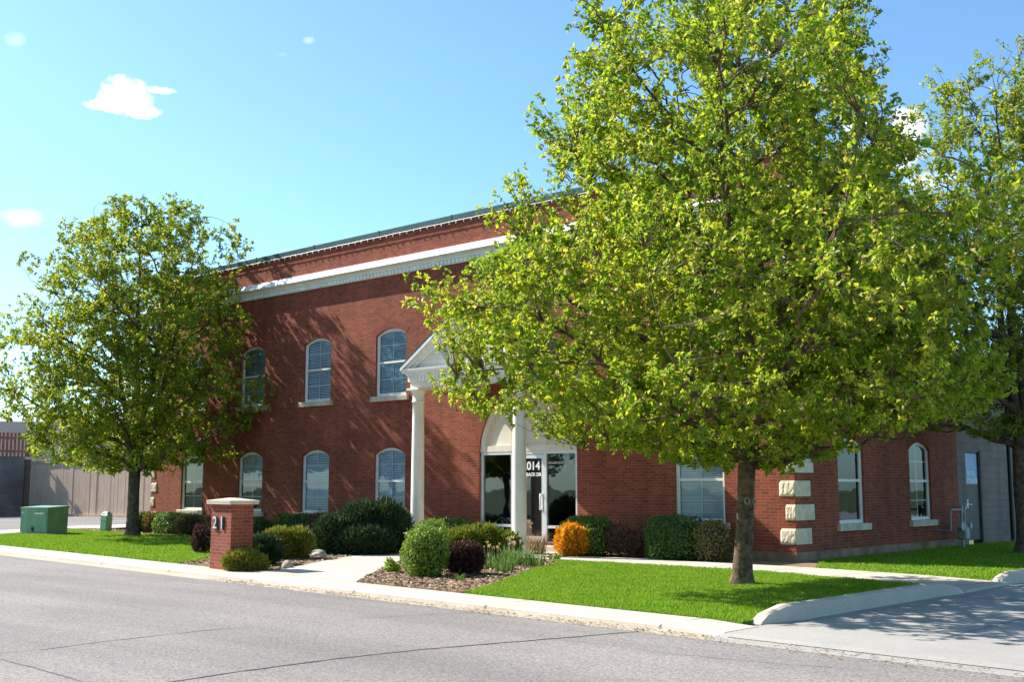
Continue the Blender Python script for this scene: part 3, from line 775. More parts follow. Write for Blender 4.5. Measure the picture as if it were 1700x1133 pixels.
def make_window(place, o, blind=1.0, blind_open=.5, rail=.5, sill=True, grid=True, label=None, sash_up=False):
    u0, u1, zb, zs, zt = o
    mb = MB(); ol = outline(u0, u1, zb, zs, zt, .045)
    mb.add([place(u, z, .105) for (u, z) in ol], [tuple(range(len(ol)))[::-1]])
    win = mb.build('window', M['glass'], bld, False)
    if label: win['label'] = label
    zm = zb + (zt - zb) * rail
    fb = MB(); ring_frame(fb, place, outline(u0, u1, zb, zs, zt, .002), outline(u0, u1, zb, zs, zt, .062), .06, .125)
    ring_frame(fb, place, outline(u0, u1, zb, zs, zt, .062), outline(u0, u1, zb, zs, zt, .085), .078, .125)
    bar(fb, place, u0 + .06, u1 - .06, zm - .03, zm + .03, .072, .12)
    fb.build('frame', M['vinyl'], win)
    c = (u0 + u1) / 2
    if grid:
        gb = MB()
        bar(gb, place, c - .016, c + .016, zb + .06, zt - .065, .112, .12)
        zc = zm + (zt - zm) * .5
        bar(gb, place, u0 + .08, u1 - .08, zc - .014, zc + .014, .1135, .1185)
        zc = zb + (zm - zb) * .5
        bar(gb, place, u0 + .08, u1 - .08, zc - .014, zc + .014, .1135, .1185)
        gb.build('grille', M['grille'], win)
    if blind > 0:
        bb = MB(); z = zt - .05; zend = zt - (zt - zb - .06) * blind
        tilt = .0165 + .006 * blind_open
        def half(zz):
            if zz <= zs: return (u1 - u0) / 2 - .07
            ar = arch_pts(u0, u1, zs, zt, 40)
            return max(.05, max([abs(p[0] - c) for p in ar if p[1] >= zz - .01] + [.05]) - .06)
        rng = random.Random(int(u0 * 100))
        while z > zend:
            h = half(z); q = rng.uniform(-.003, .003)
            P = [place(c - h, z - tilt + q, .130), place(c + h, z - tilt, .130), place(c + h, z + tilt * .9, .152), place(c - h, z + tilt * .9 + q, .152)]
            bb.add(P, [(0, 1, 2, 3)]); z -= .05
        for uu in (c - .38, c + .38): bar(bb, place, uu - .004, uu + .004, zend, zt - .1, .126, .1285)
        bb.build('blind', M['blind'], win)
    if sill:
        sb = MB(); 
        x0, x1 = u0 - .13, u1 + .13
        P = [place(u, z, d) for u in (x0, x1) for (z, d) in ((zb - .15, .05), (zb - .15, -.085), (zb - .02, -.095), (zb - .004, -.085), (zb + .006, .06))]
        sb.add(P, [(0, 1, 2, 3, 4), (9, 8, 7, 6, 5)] + [(i, (i + 1) % 5, 5 + (i + 1) % 5, 5 + i) for i in range(5)])
        sb.build('sill', M['sill'], win)
    # soldier course over the arch
    ab = MB(); n = 19
    a = arch_pts(u0, u1, zs, zt, n)
    cc = ((u0 + u1) / 2, zt - ((u1 - u0) ** 2 / 4 + (zt - zs) ** 2) / (2 * (zt - zs)))
    for i in range(n):
        P = []
        for (p, f) in ((a[i], .10), (a[i + 1], -.10)):
            t = np.array(a[i + 1]) - np.array(a[i]); q = np.array(p) + t * f
            dr = q - np.array(cc); dr /= np.linalg.norm(dr)
            P.append((q, q + dr * .2))
        for d0, d1 in ((-.006, .02),):
            A = [P[0][0], P[1][0], P[1][1], P[0][1]]
            vs = [place(*x, d0) for x in A] + [place(*x, d1) for x in A]
            ab.add(vs, [(0, 1, 2, 3), (0, 1, 5, 4), (1, 2, 6, 5), (2, 3, 7, 6), (3, 0, 4, 7)])
    ab.build('arch_course', M['soldier'], win)
    return win
cfg = {-22.93: (.55, .7), -19.55: (.6, .8), -16.19: (1, .55), -12.81: (1, .75), -2.38: (1, .95)}
for x in fx:
    if x == -7.585: continue
    b = cfg[x]
    make_window(FR, (x - .66, x + .66, *WL), b[0], b[1], .5)
    make_window(FR, (x - .66, x + .66, *WU), 1.0, .4, .5)
make_window(SD, (side_u[0] - .66, side_u[0] + .66, .75, 2.52, 2.72), .0, .4, .5, grid=False)
make_window(SD, (side_u[1] - .66, side_u[1] + .66, .75, 2.52, 2.72), .0, .4, .5, grid=True)
for u in side_u: make_window(SD, (u - .66, u + .66, 4.20, 5.975, 6.175), 1.0, .4, .5)

# entrance ----------------------------------------------------------
ent = empty('entrance', (0, 0, 0)); ent.parent = bld
X0, X1, ZT = -9.25, -5.92, 2.50
mb = MB(); ar = arch_pts(X0 + .01, X1 - .01, ZT, 4.13, 28)
mb.add([(u, .10, z) for (u, z) in ar], [tuple(range(len(ar)))])
mb.build('arch_panel', M['cream'], ent)
mb = MB()
o1 = arch_pts(X0 + .005, X1 - .005, ZT, 4.14, 28); i1 = arch_pts(X0 + .16, X1 - .16, ZT, 3.99, 28); i2 = arch_pts(X0 + .22, X1 - .22, ZT, 3.93, 28)
for a, b, d0, d1 in ((o1, i1, .03, .099), (i1, i2, .07, .099)):
    for i in range(28):
        mb.add([(a[i][0], d0, a[i][1]), (a[i + 1][0], d0, a[i + 1][1]), (b[i + 1][0], d0, b[i + 1][1]), (b[i][0], d0, b[i][1])], [(0, 1, 2, 3)])
        mb.add([(b[i][0], d0, b[i][1]), (b[i + 1][0], d0, b[i + 1][1]), (b[i + 1][0], d1, b[i + 1][1]), (b[i][0], d1, b[i][1])], [(0, 1, 2, 3)])
for x in (-8.12, -7.02): mb.box(x - .05, x + .05, .06, .0985, ZT + .1605, 3.85)
mb.box(X0 + .165, X1 - .165, .05, .098, ZT, ZT + .16)
mb.build('arch_trim', M['cream'], ent)
ab = MB(); n = 34; a = arch_pts(X0, X1, ZT, 4.15, n)
cc = np.array([(X0 + X1) / 2, 4.15 - (1.665 ** 2 + 1.65 ** 2) / (2 * 1.65)])
for i in range(n):
    A = []
    for p, f in ((a[i], .06), (a[i + 1], -.06)):
        t = np.array(a[i + 1]) - np.array(a[i]); q = np.array(p) + t * f; dr = q - cc; dr /= np.linalg.norm(dr); A.append((q, q + dr * .2))
    Q = [A[0][0], A[1][0], A[1][1], A[0][1]]
    ab.add([(x[0], d, x[1]) for d in (-.006, .02) for x in Q], [(0, 1, 2, 3), (0, 1, 5, 4), (1, 2, 6, 5), (2, 3, 7, 6), (3, 0, 4, 7)])
ab.build('arch_course', M['soldier'], ent)
mb = MB()
mb.box(X0 + .004, X1 - .004, .06, .14, ZT - .08, ZT - .002)
for x in (X0 + .045, -8.12, -7.0, X1 - .045): mb.box(x - .045, x + .045, .055, .145, .13, ZT - .081)
mb.box(-9.16, -8.17, .06, .14, .13, .21); mb.box(-6.95, -6.01, .06, .14, .13, .21)
mb.box(-9.159, -8.166, .062, .138, .55, .62); mb.box(-6.954, -6.011, .062, .138, .55, .62)
mb.build('storefront_frame', M['alu'], ent)
mb = MB(); mb.add([(-9.18, .10, .2), (-8.15, .10, .2), (-8.15, .10, 2.43), (-9.18, .10, 2.43)], [(0, 1, 2, 3)]); mb.build('sidelight', M['door_glass'], ent, False)
mb = MB(); mb.add([(-6.96, .10, .2), (-6.0, .10, .2), (-6.0, .10, 2.43), (-6.96, .10, 2.43)], [(0, 1, 2, 3)]); sl = mb.build('sidelight', M['door_glass'], ent, False)
mb = MB()
for x in (-8.03, -7.09): mb.box(x - .04, x + .04, .07, .13, .14, ZT - .09)
mb.box(-7.99, -7.13, .07, .13, ZT - .19, ZT - .09); mb.box(-7.99, -7.13, .07, .13, .14, .34)
door = mb.build('door', M['alu'], ent)
mb = MB(); mb.add([(-7.995, .10, .33), (-7.125, .10, .33), (-7.125, .10, 2.32), (-7.995, .10, 2.32)], [(0, 1, 2, 3)]); mb.build('door_pane', M['door_glass'], door, False)
mb = MB(); mb.tube([(-7.12, .05, 1.02), (-7.12, .0, 1.04), (-7.12, 0, 1.38), (-7.12, .05, 1.40)], .016, 8); mb.box(-7.19, -7.07, .045, .069, 1.0, 1.42)
mb.build('door_handle', M['alu'], ent)
mb = MB(); mb.box(-9.24, -5.93, -.5, .2, -.1, .13); mb.build('door_step', M['concrete'], ent)
def text(s, size, loc, rot, mat, parent, name, ext=.004, align='LEFT', bold=.0):
    c = bpy.data.curves.new(name, 'FONT'); c.body = s; c.size = size; c.extrude = ext; c.align_x = align; c.offset = bold
    t = bpy.data.objects.new(name, c); COL.objects.link(t)
    bpy.context.view_layer.update()
    me = bpy.data.meshes.new_from_object(t.evaluated_get(bpy.context.evaluated_depsgraph_get()))
    bpy.data.objects.remove(t)
    o = link(name, me, mat, parent); me.materials.clear(); me.materials.append(mat)
    o.location = loc; o.rotation_euler = rot
    return o
RF = (math.pi / 2, 0, 0)
text('2014', .30, (-7.20, .092, 2.02), RF, M['white_sign'], ent, 'address_number', .003, 'RIGHT', .006)
text('BACK DR', .12, (-7.16, .092, 1.86), RF, M['white_sign'], ent, 'street_lettering', .003, 'RIGHT', .004)
text('HOUSES SUITE A UNIT', .085, (-6.93, .092, 2.16), RF, M['white_sign'], ent, 'suite_lettering', .002, 'LEFT')
text('BY APPT', .085, (-6.55, .092, 2.05), RF, M['white_sign'], ent, 'suite_lettering', .002, 'LEFT')

# portico -----------------------------------------------------------
PY, PXL, PXR = -2.2, -9.30, -5.87
por = empty('portico', (0, 0, 0)); por.parent = bld
for x in (PXL, PXR):
    mb = MB()
    prof = [(.0, .05), (.195, .05), (.195, .10), (.18, .12), (.172, .14), (.172, .2), (.172, .275)]
    prof += [(.172 - .028 * (t ** 1.6), .275 + t * 3.43) for t in np.linspace(0, 1, 10)]
    prof += [(.165, 3.715), (.168, 3.735), (.150, 3.75), (.148, 3.93), (.17, 3.95), (.20, 4.0), (.205, 4.02), (0, 4.02)]
    mb.lathe(prof, x, PY, 28)
    mb.box(x - .21, x + .21, PY - .21, PY + .21, .012, .05); mb.box(x - .22, x + .22, PY - .22, PY + .22, 4.0205, 4.07)
    mb.build('column', M['column'], por)
EL, ER, EF = PXL - .15, PXR + .15, PY - .15         # outer faces of the beams
mb = MB()
mb.box(EL, ER, EF, EF + .30, 4.0705, 4.36)
mb.box(EL, EL + .30, EF + .3005, -.005, 4.0705, 4.36); mb.box(ER - .30, ER, EF + .3005, -.005, 4.0705, 4.36)
mb.box(EL + .30, ER - .30, EF + .30, -.005, 4.30, 4.34)
por_b = mb.build('entablature', M['cream'], por)
# moulding swept round three sides
MP = [(0, 4.235), (.045, 4.235), (.045, 4.37), (.06, 4.375), (.08, 4.42), (.13, 4.455), (.15, 4.46), (.15, 4.50), (.17, 4.505), (.18, 4.56), (0, 4.575)]
mb = MB(); k = len(MP)
st = [lambda p, z: (EL - p, -.005, z), lambda p, z: (EL - p, EF - p, z), lambda p, z: (ER + p, EF - p, z), lambda p, z: (ER + p, -.005, z)]
V = [f(p, z) for f in st for (p, z) in MP]
mb.add(V, [(i * k + j, i * k + j + 1, (i + 1) * k + j + 1, (i + 1) * k + j) for i in range(3) for j in range(k - 1)])
mb.build('moulding', M['trim'], por)
mb = MB()
for x in np.arange(EL + .02, ER - .05, .125): mb.box(x, x + .07, EF - .085, EF - .0455, 4.255, 4.36)
for y in np.arange(EF + .05, -.1, .125): mb.box(EL - .085, EL - .0455, y, y + .07, 4.255, 4.36); mb.box(ER + .0455, ER + .085, y, y + .07, 4.255, 4.36)
mb.build('dentil_band', M['trim'], por)['kind'] = 'stuff'
CX = (EL + ER) / 2; hw = (ER - EL) / 2 + .18; AP = 4.575 + hw * .66
mb = MB()
f0 = EF + .02
mb.add([(EL - .02, f0, 4.57), (ER + .02, f0, 4.57), (CX, f0, 4.57 + (hw - .10) * .66)], [(0, 1, 2)])
mb.build('pediment', M['cream'], por)
mb = MB()
for s in (-1, 1):
    def rk(t0, t1, n0, n1, y0, y1):
        """raking strip: t along slope, n thickness measured up from the eave line"""
        def P(t, nn, y):
            return (CX + s * (hw - t * hw) * 1.0 + 0, y, 4.58 + t * hw * .66 + nn)
        vs = [P(t, nn, y) for y in (y0, y1) for (t, nn) in ((t0, n0), (t1, n0), (t1, n1), (t0, n1))]
        mb.add(vs, [(0, 1, 2, 3), (7, 6, 5, 4), (0, 1, 5, 4), (1, 2, 6, 5), (2, 3, 7, 6), (3, 0, 4, 7)])
    rk(0, 1, -.07, .02, EF - .20, EF + .05)
    rk(.05, 1, -.16, -.072, EF - .12, EF + .05)
    rk(.10, 1, -.24, -.162, EF - .05, EF + .05)
mb.build('raking_moulding', M['trim'], por)
mb = MB()
for s in (-1, 1):
    vs = [(CX + s * (hw + .02), EF - .21, 4.602), (CX, EF - .21, 4.602 + hw * .66 + .013), (CX, -.004, 4.602 + hw * .66 + .013), (CX + s * (hw + .02), -.004, 4.602)]
    vs2 = [(a, b, c + .022) for a, b, c in vs]
    mb.add(vs + vs2, [(0, 1, 2, 3), (7, 6, 5, 4), (0, 1, 5, 4), (1, 2, 6, 5), (2, 3, 7, 6), (3, 0, 4, 7)])
mb.build('roof', M['coping'], por)

# string lights under the coping ------------------------------------
sl = empty('string_lights', (BL, -.085, 8.94))
tag(sl, 'white string of small hanging bulbs clipped under the dark green coping', 'string lights')
mb = MB(); mb.tube([(x, 0, .004 * math.sin(x * 5)) for x in np.linspace(0, 25.45, 90)], .011, 6)
mb.build('wire', M['bulb'], sl)
mb = MB(); mb.lathe([(.0, -.085), (.011, -.075), (.015, -.05), (.012, -.025), (.014, -.02), (.014, .0), (0, .002)], 0, 0, 8)
b0 = mb.build('bulb', M['bulb'], sl); b0.location = (.15, 0, 0)
for i in range(1, 88):
    c = b0.copy(); COL.objects.link(c); c.parent = sl; c.location = (.15 + i * .288, 0, 0); c.rotation_euler = (random.Random(i).uniform(-.3, .3), random.Random(i + 99).uniform(-.35, .35), 0)

# concrete block annexe ----------------------------------------------
anx = empty('block_building', (0, BD + .0, 0)); anx.location = (0, 0, 0)
tag(anx, 'low grey concrete block building with a dark steel door behind the brick office', 'building')
AX = -.05
mb = MB()
d0, d1, dz = 9.78, 10.9, 2.62
for (y0, y1, z0, z1) in ((BD + .003, d0, -.1, 5.2), (d0, d1, dz, 5.2), (d1, 13.05, -.1, 5.2)):
    mb.box(AX - .3, AX, y0, y1, z0, z1)
mb.box(AX - .3, AX + .02, 13.25, 20, -.1, 5.2)
mb.box(AX - .3, AX - .1, 13.0505, 13.2495, -.1, 5.2)
mb.build('wall', M['block'], anx)
mb = MB(); mb.box(AX - .32, AX + .06, BD + .003, 20.05, 5.2, 5.32); mb.build('coping', M['coping'], anx)
mb = MB(); mb.bbox(AX - .12, AX - .06, d0 + .06, d1 - .06, .12, dz - .06, .006); dr = mb.build('door', M['steel_door'], anx)
mb = MB(); mb.box(AX - .14, AX - .02, d0 + .001, d0 + .06, 0, dz - .001); mb.box(AX - .14, AX - .02, d1 - .06, d1 - .001, 0, dz - .001); mb.box(AX - .14, AX - .02, d0 + .0605, d1 - .0605, dz - .06, dz - .001)
mb.build('door_frame', M['steel_door'], dr)
mb = MB(); mb.box(AX - .0598, AX - .056, d0 + .10, d1 - .16, 1.66, 2.5); sg = mb.build('door_sign', M['blue_sign'], dr)
RS = (math.pi / 2, 0, math.pi / 2)
text('PATIO', .19, (AX - .053, d0 + .50, 1.88), RS, M['white_sign'], dr, 'sign_lettering', .002, 'CENTER', .004)
text('ENTRANCE', .175, (AX - .053, d0 + .51, 1.69), RS, M['white_sign'], dr, 'sign_lettering', .002, 'CENTER', .004)
mb = MB(); mb.tube([(AX - .055, d0 + .16, 1.10), (AX + .0, d0 + .16, 1.10), (AX + .02, d0 + .2, 1.10), (AX + .02, d0 + .3, 1.10)], .018, 8); mb.box(AX - .059, AX - .05, d0 + .11, d0 + .21, 1.0, 1.24); mb.build('handle', M['alu'], dr)
mb = MB(); mb.tube([(AX + .03, 13.15, .05), (AX + .03, 13.15, 5.15)], .06, 12)
for z in (1.2, 3.2): mb.box(AX - .1, AX + .095, 13.08, 13.22, z, z + .05)
mb.build('downpipe', M['pipe'], anx)

# gas meter ----------------------------------------------------------
gm = empty('gas_meter', (.45, 7.9, 0)); tag(gm, 'grey gas meter on bent pipes standing by the steel door', 'gas meter')
mb = MB()
mb.tube([(0, .12, -.05), (0, .12, .52)], .045, 10); mb.tube([(0, -.62, .48), (0, -.62, .93), (0, -.55, 1.0), (0, .3, 1.0)], .022, 8)
mb.tube([(0, .1, .9), (0, .1, .55)], .03, 8); mb.tube([(0, .32, 1.0), (0, .32, .58)], .03, 8); mb.tube([(0, .32, .58), (0, .75, .56)], .03, 8); mb.tube([(0, -.62, .48), (-.42, -.62, .48)], .022, 8)
mb.build('pipework', M['gas_pipe'], gm)
mb = MB(); mb.bbox(-.12, .12, .06, .34, .22, .55, .03); mb.build('meter_body', M['gas_green'], gm)
mb = MB(); mb.tube([(.0, -.06, .58), (.10, -.06, .58)], .12, 16); mb.tube([(0, -.06, .58), (0, .6, .57)], .035, 8); mb.tube([(.0, .55, .57), (.08, .55, .57)], .085, 14)
mb.tube([(0, .12, .88), (0, .12, 1.1)], .05, 10); mb.build('regulator', M['gas_pipe'], gm)
mb = MB(); mb.tube([(0, .42, 1.08), (0, .55, 1.14)], .05, 8); mb.tube([(0, .42, 1.0), (0, .42, 1.08)], .025, 8); mb.build('vent_cap', M['alu'], gm)

# ------------------------------------------------------------------ pillar with house number
pl = empty('brick_pillar', (-7.30, -9.06, 0), KROT)
tag(pl, 'short red brick pillar with a pale stone cap and metal house numbers by the kerb', 'pillar')
PW, PD = .39, .24
mb = MB(); mb.box(-PW, PW, -PD, PD, -.05, 1.25); mb.build('shaft', M['pillar_brick'], pl)
mb = MB(); a, b = PW + .07, PD + .07
mb.add([(-a, -b, 1.251), (a, -b, 1.251), (a, b, 1.251), (-a, b, 1.251), (-a - .012, -b - .012, 1.325), (a + .012, -b - .012, 1.325), (a + .012, b + .012, 1.325), (-a - .012, b + .012, 1.325), (-.16, 0, 1.375), (.16, 0, 1.375)],
       [(3, 2, 1, 0), (0, 1, 5, 4), (1, 2, 6, 5), (2, 3, 7, 6), (3, 0, 4, 7), (4, 5, 9, 8), (5, 6, 9), (6, 7, 8, 9), (7, 4, 8)])
mb.build('cap', M['sill'], pl)
for dx, ch in ((-.27, '2'), (-.0, '1')):
    t = text(ch, .33, (dx + .022, -PD - .012, .775), RF, M['numeral_shadow'], pl, 'number_shadow', .008, 'LEFT', .014)  # dark offset copy of the digit, drawn as its shadow
    text(ch, .33, (dx, -PD - .034, .785), RF, M['numeral'], pl, 'number', .006, 'LEFT', .004)

# ------------------------------------------------------------------ utility boxes
tb = empty('transformer_box', (-25.75, -3.8, 0), rad(20)); tag(tb, 'large square green steel utility box with a hinged lid on the left lawn', 'utility box')
sx, sy = .58, .47
mb = MB(); mb.bbox(-sx, sx, -sy, sy, .07, .90, .012); mb.bbox(-sx + .04, sx - .04, -sy - .012, -sy - .001, .12, .74, .004); mb.build('body', M['green_box'], tb)
mb = MB(); a, b = sx + .02, sy + .02
mb.add([(-a, -b, .86), (a, -b, .86), (a, b, .86), (-a, b, .86), (-a, -b, .905), (a, -b, .905), (a, b, .95), (-a, b, .95)], [(3, 2, 1, 0), (4, 5, 6, 7), (0, 1, 5, 4), (1, 2, 6, 5), (2, 3, 7, 6), (3, 0, 4, 7)])
mb.build('lid', M['green_box'], tb)
mb = MB(); mb.box(-sx - .06, sx + .06, -sy - .06, sy + .06, -.05, .068); mb.build('base_pad', M['concrete'], tb)
mb = MB(); mb.bbox(-.06, .04, -sy - .05, -sy - .013, .16, .24, .008); mb.tube([(-.04, -sy - .03, .24), (-.04, -sy - .03, .30), (.02, -sy - .03, .30), (.02, -sy - .03, .24)], .009, 6); mb.tube([(0, -sy - .03, .16), (.0, -sy - .03, .09)], .012, 6)
mb.build('padlock', M['black'], tb)
mb = MB(); mb.box(.05, .42, -sy - .016, -sy - .0125, .68, .73); mb.build('label_plate', M['alu'], tb)
ped = empty('utility_pedestal', (-26.7, -1.05, 0)); tag(ped, 'small slim green plastic utility pedestal leaning on the left lawn', 'pedestal')
mb = MB()
for (x0, x1, y0, y1, z0, z1) in ((-.19, .19, -.12, .12, 0, .60), (-.17, .17, -.105, .105, .6005, .66), (-.12, .12, -.08, .08, .6605, .70)): mb.bbox(x0, x1, y0, y1, z0, z1, .02)
mb.bbox(-.15, .15, -.128, -.1205, .08, .56, .003); o = mb.build('housing', M['green_post'], ped)
mb = MB(); mb.box(-.205, .205, -.135, .135, .40, .42); mb.build('band', M['green_box'], ped)
ped.rotation_euler = (0, rad(4), rad(8))

# ------------------------------------------------------------------ far left yard
fn = empty('beige_fence', (0, 0, 0)); tag(fn, 'tall beige fence of wide vertical boards behind the parking lot', 'fence')
A = np.array([-51.6, 8.0, 0]); B = np.array([-37.0, 9.85, 0]); L = np.linalg.norm(B - A); d = (B - A) / L; nrm = np.array([d[1], -d[0], 0])
fn.location = A; fn.rotation_euler = (0, 0, math.atan2(d[1], d[0]))
mb = MB(); rng = random.Random(3); x = 0
while x < L:
    w = .30; o = rng.uniform(-.012, .012); mb.box(x + .006, x + w - .006, o, o + .03, .05, 2.86 + rng.uniform(-.01, .01)); x += w
mb.build('board', M['fence'], fn)['kind'] = 'stuff'
mb = MB(); mb.box(-.02, L, -.05, .08, 2.875, 2.95); mb.box(-.02, L, -.10, .10, -.05, .12); mb.box(0, L, .05, .1, .4, .5); mb.build('rail', M['fence'], fn)
rw = empty('retaining_wall', (-52, 0, 0)); tag(rw, 'dark grey concrete retaining wall with stepped base at the left edge', 'wall')
rw.location = (-51.9, 8, 0)
mb = MB(); mb.box(-.5, 0, -14, -.25, -.1, 3.25); mb.build('wall', M['retain'], rw)
mb = MB()
for i in range(4): mb.box(.002, 1.4 - i * .35, -14, -1.2, -.05 + i * .3, .25 + i * .3)
mb.build('step', M['retain'], rw)
mb = MB(); mb.bbox(-.3, .06, -.24, .10, -.1, 3.1, .02); mb.build('end_post', M['twig'], rw)
pf = empty('picket_fence', (-52.2, 8, 3.25)); tag(pf, 'red brown picket fence on top of the dark retaining wall', 'fence')
mb = MB(); rng = random.Random(4); y = -14
while y < .5:
    mb.box(-.03, .0, y, y + .14, .0, 1.35 + rng.uniform(-.04, .04)); y += .22
mb.build('picket', M['picket'], pf)['kind'] = 'stuff'
mb = MB(); mb.box(-.09, -.031, -14, .5, .25, .36); mb.box(-.09, -.031, -14, .5, 1.0, 1.1)
for y in (-12, -9, -6, -3, 0): mb.box(-.2, -.0905, y, y + .12, 0, 1.45)
mb.build('rail', M['retain'], pf)
hs = empty('neighbour_house', (-61.1, 16.6, 0)); tag(hs, 'grey shingle roofed house showing behind the left tree', 'house')
mb = MB(); mb.box(-9, 9, -4, 4, -.1, 3.2); mb.add([(-9, -4, 3.2), (-9, 4, 3.2), (-9, 0, 5.6)], [(0, 1, 2)]); mb.add([(9, -4, 3.2), (9, 4, 3.2), (9, 0, 5.6)], [(0, 1, 2)]); mb.build('wall', M['siding'], hs)
mb = MB()
for s in (-1, 1):
    vs = [(-9.5, s * 4.6, 3.0), (9.5, s * 4.6, 3.0), (9.5, 0, 5.72), (-9.5, 0, 5.72)]; vs2 = [(a, b, c + .15) for a, b, c in vs]
    mb.add(vs + vs2, [(0, 1, 2, 3), (7, 6, 5, 4), (0, 1, 5, 4), (1, 2, 6, 5), (2, 3, 7, 6), (3, 0, 4, 7)])
rf = mb.build('roof', M['shingle'], hs)
mb = MB(); mb.box(-3, -2.2, .5, 1.2, 4.5, 6.5); mb.build('chimney', M['picket'], rf)
hs.rotation_euler = (0, 0, rad(58))

# ------------------------------------------------------------------ trees
def leaf_mesh(name, P, D, Nn, L, W_, fold=.18, droop=.12):
    """two-facet leaves: P base, D direction, Nn face normal"""
    n = len(P)
    D = D / (np.linalg.norm(D, axis=1, keepdims=True) + 1e-9)
    S = np.cross(D, Nn); S /= np.linalg.norm(S, axis=1, keepdims=True) + 1e-9
    Nn = np.cross(S, D)
    L = L[:, None]; W_ = W_[:, None]
    mid = P + D * L * .45
    V = np.stack([P, mid + S * W_ * .5 + Nn * L * fold, P + D * L - Nn * L * droop, mid - S * W_ * .5 + Nn * L * fold], 1).reshape(-1, 3)
    b = np.arange(n)[:, None] * 4
    F = np.concatenate([b + np.array([[0, 1, 2]]), b + np.array([[0, 2, 3]])])
    return np_mesh(name, V, [F])

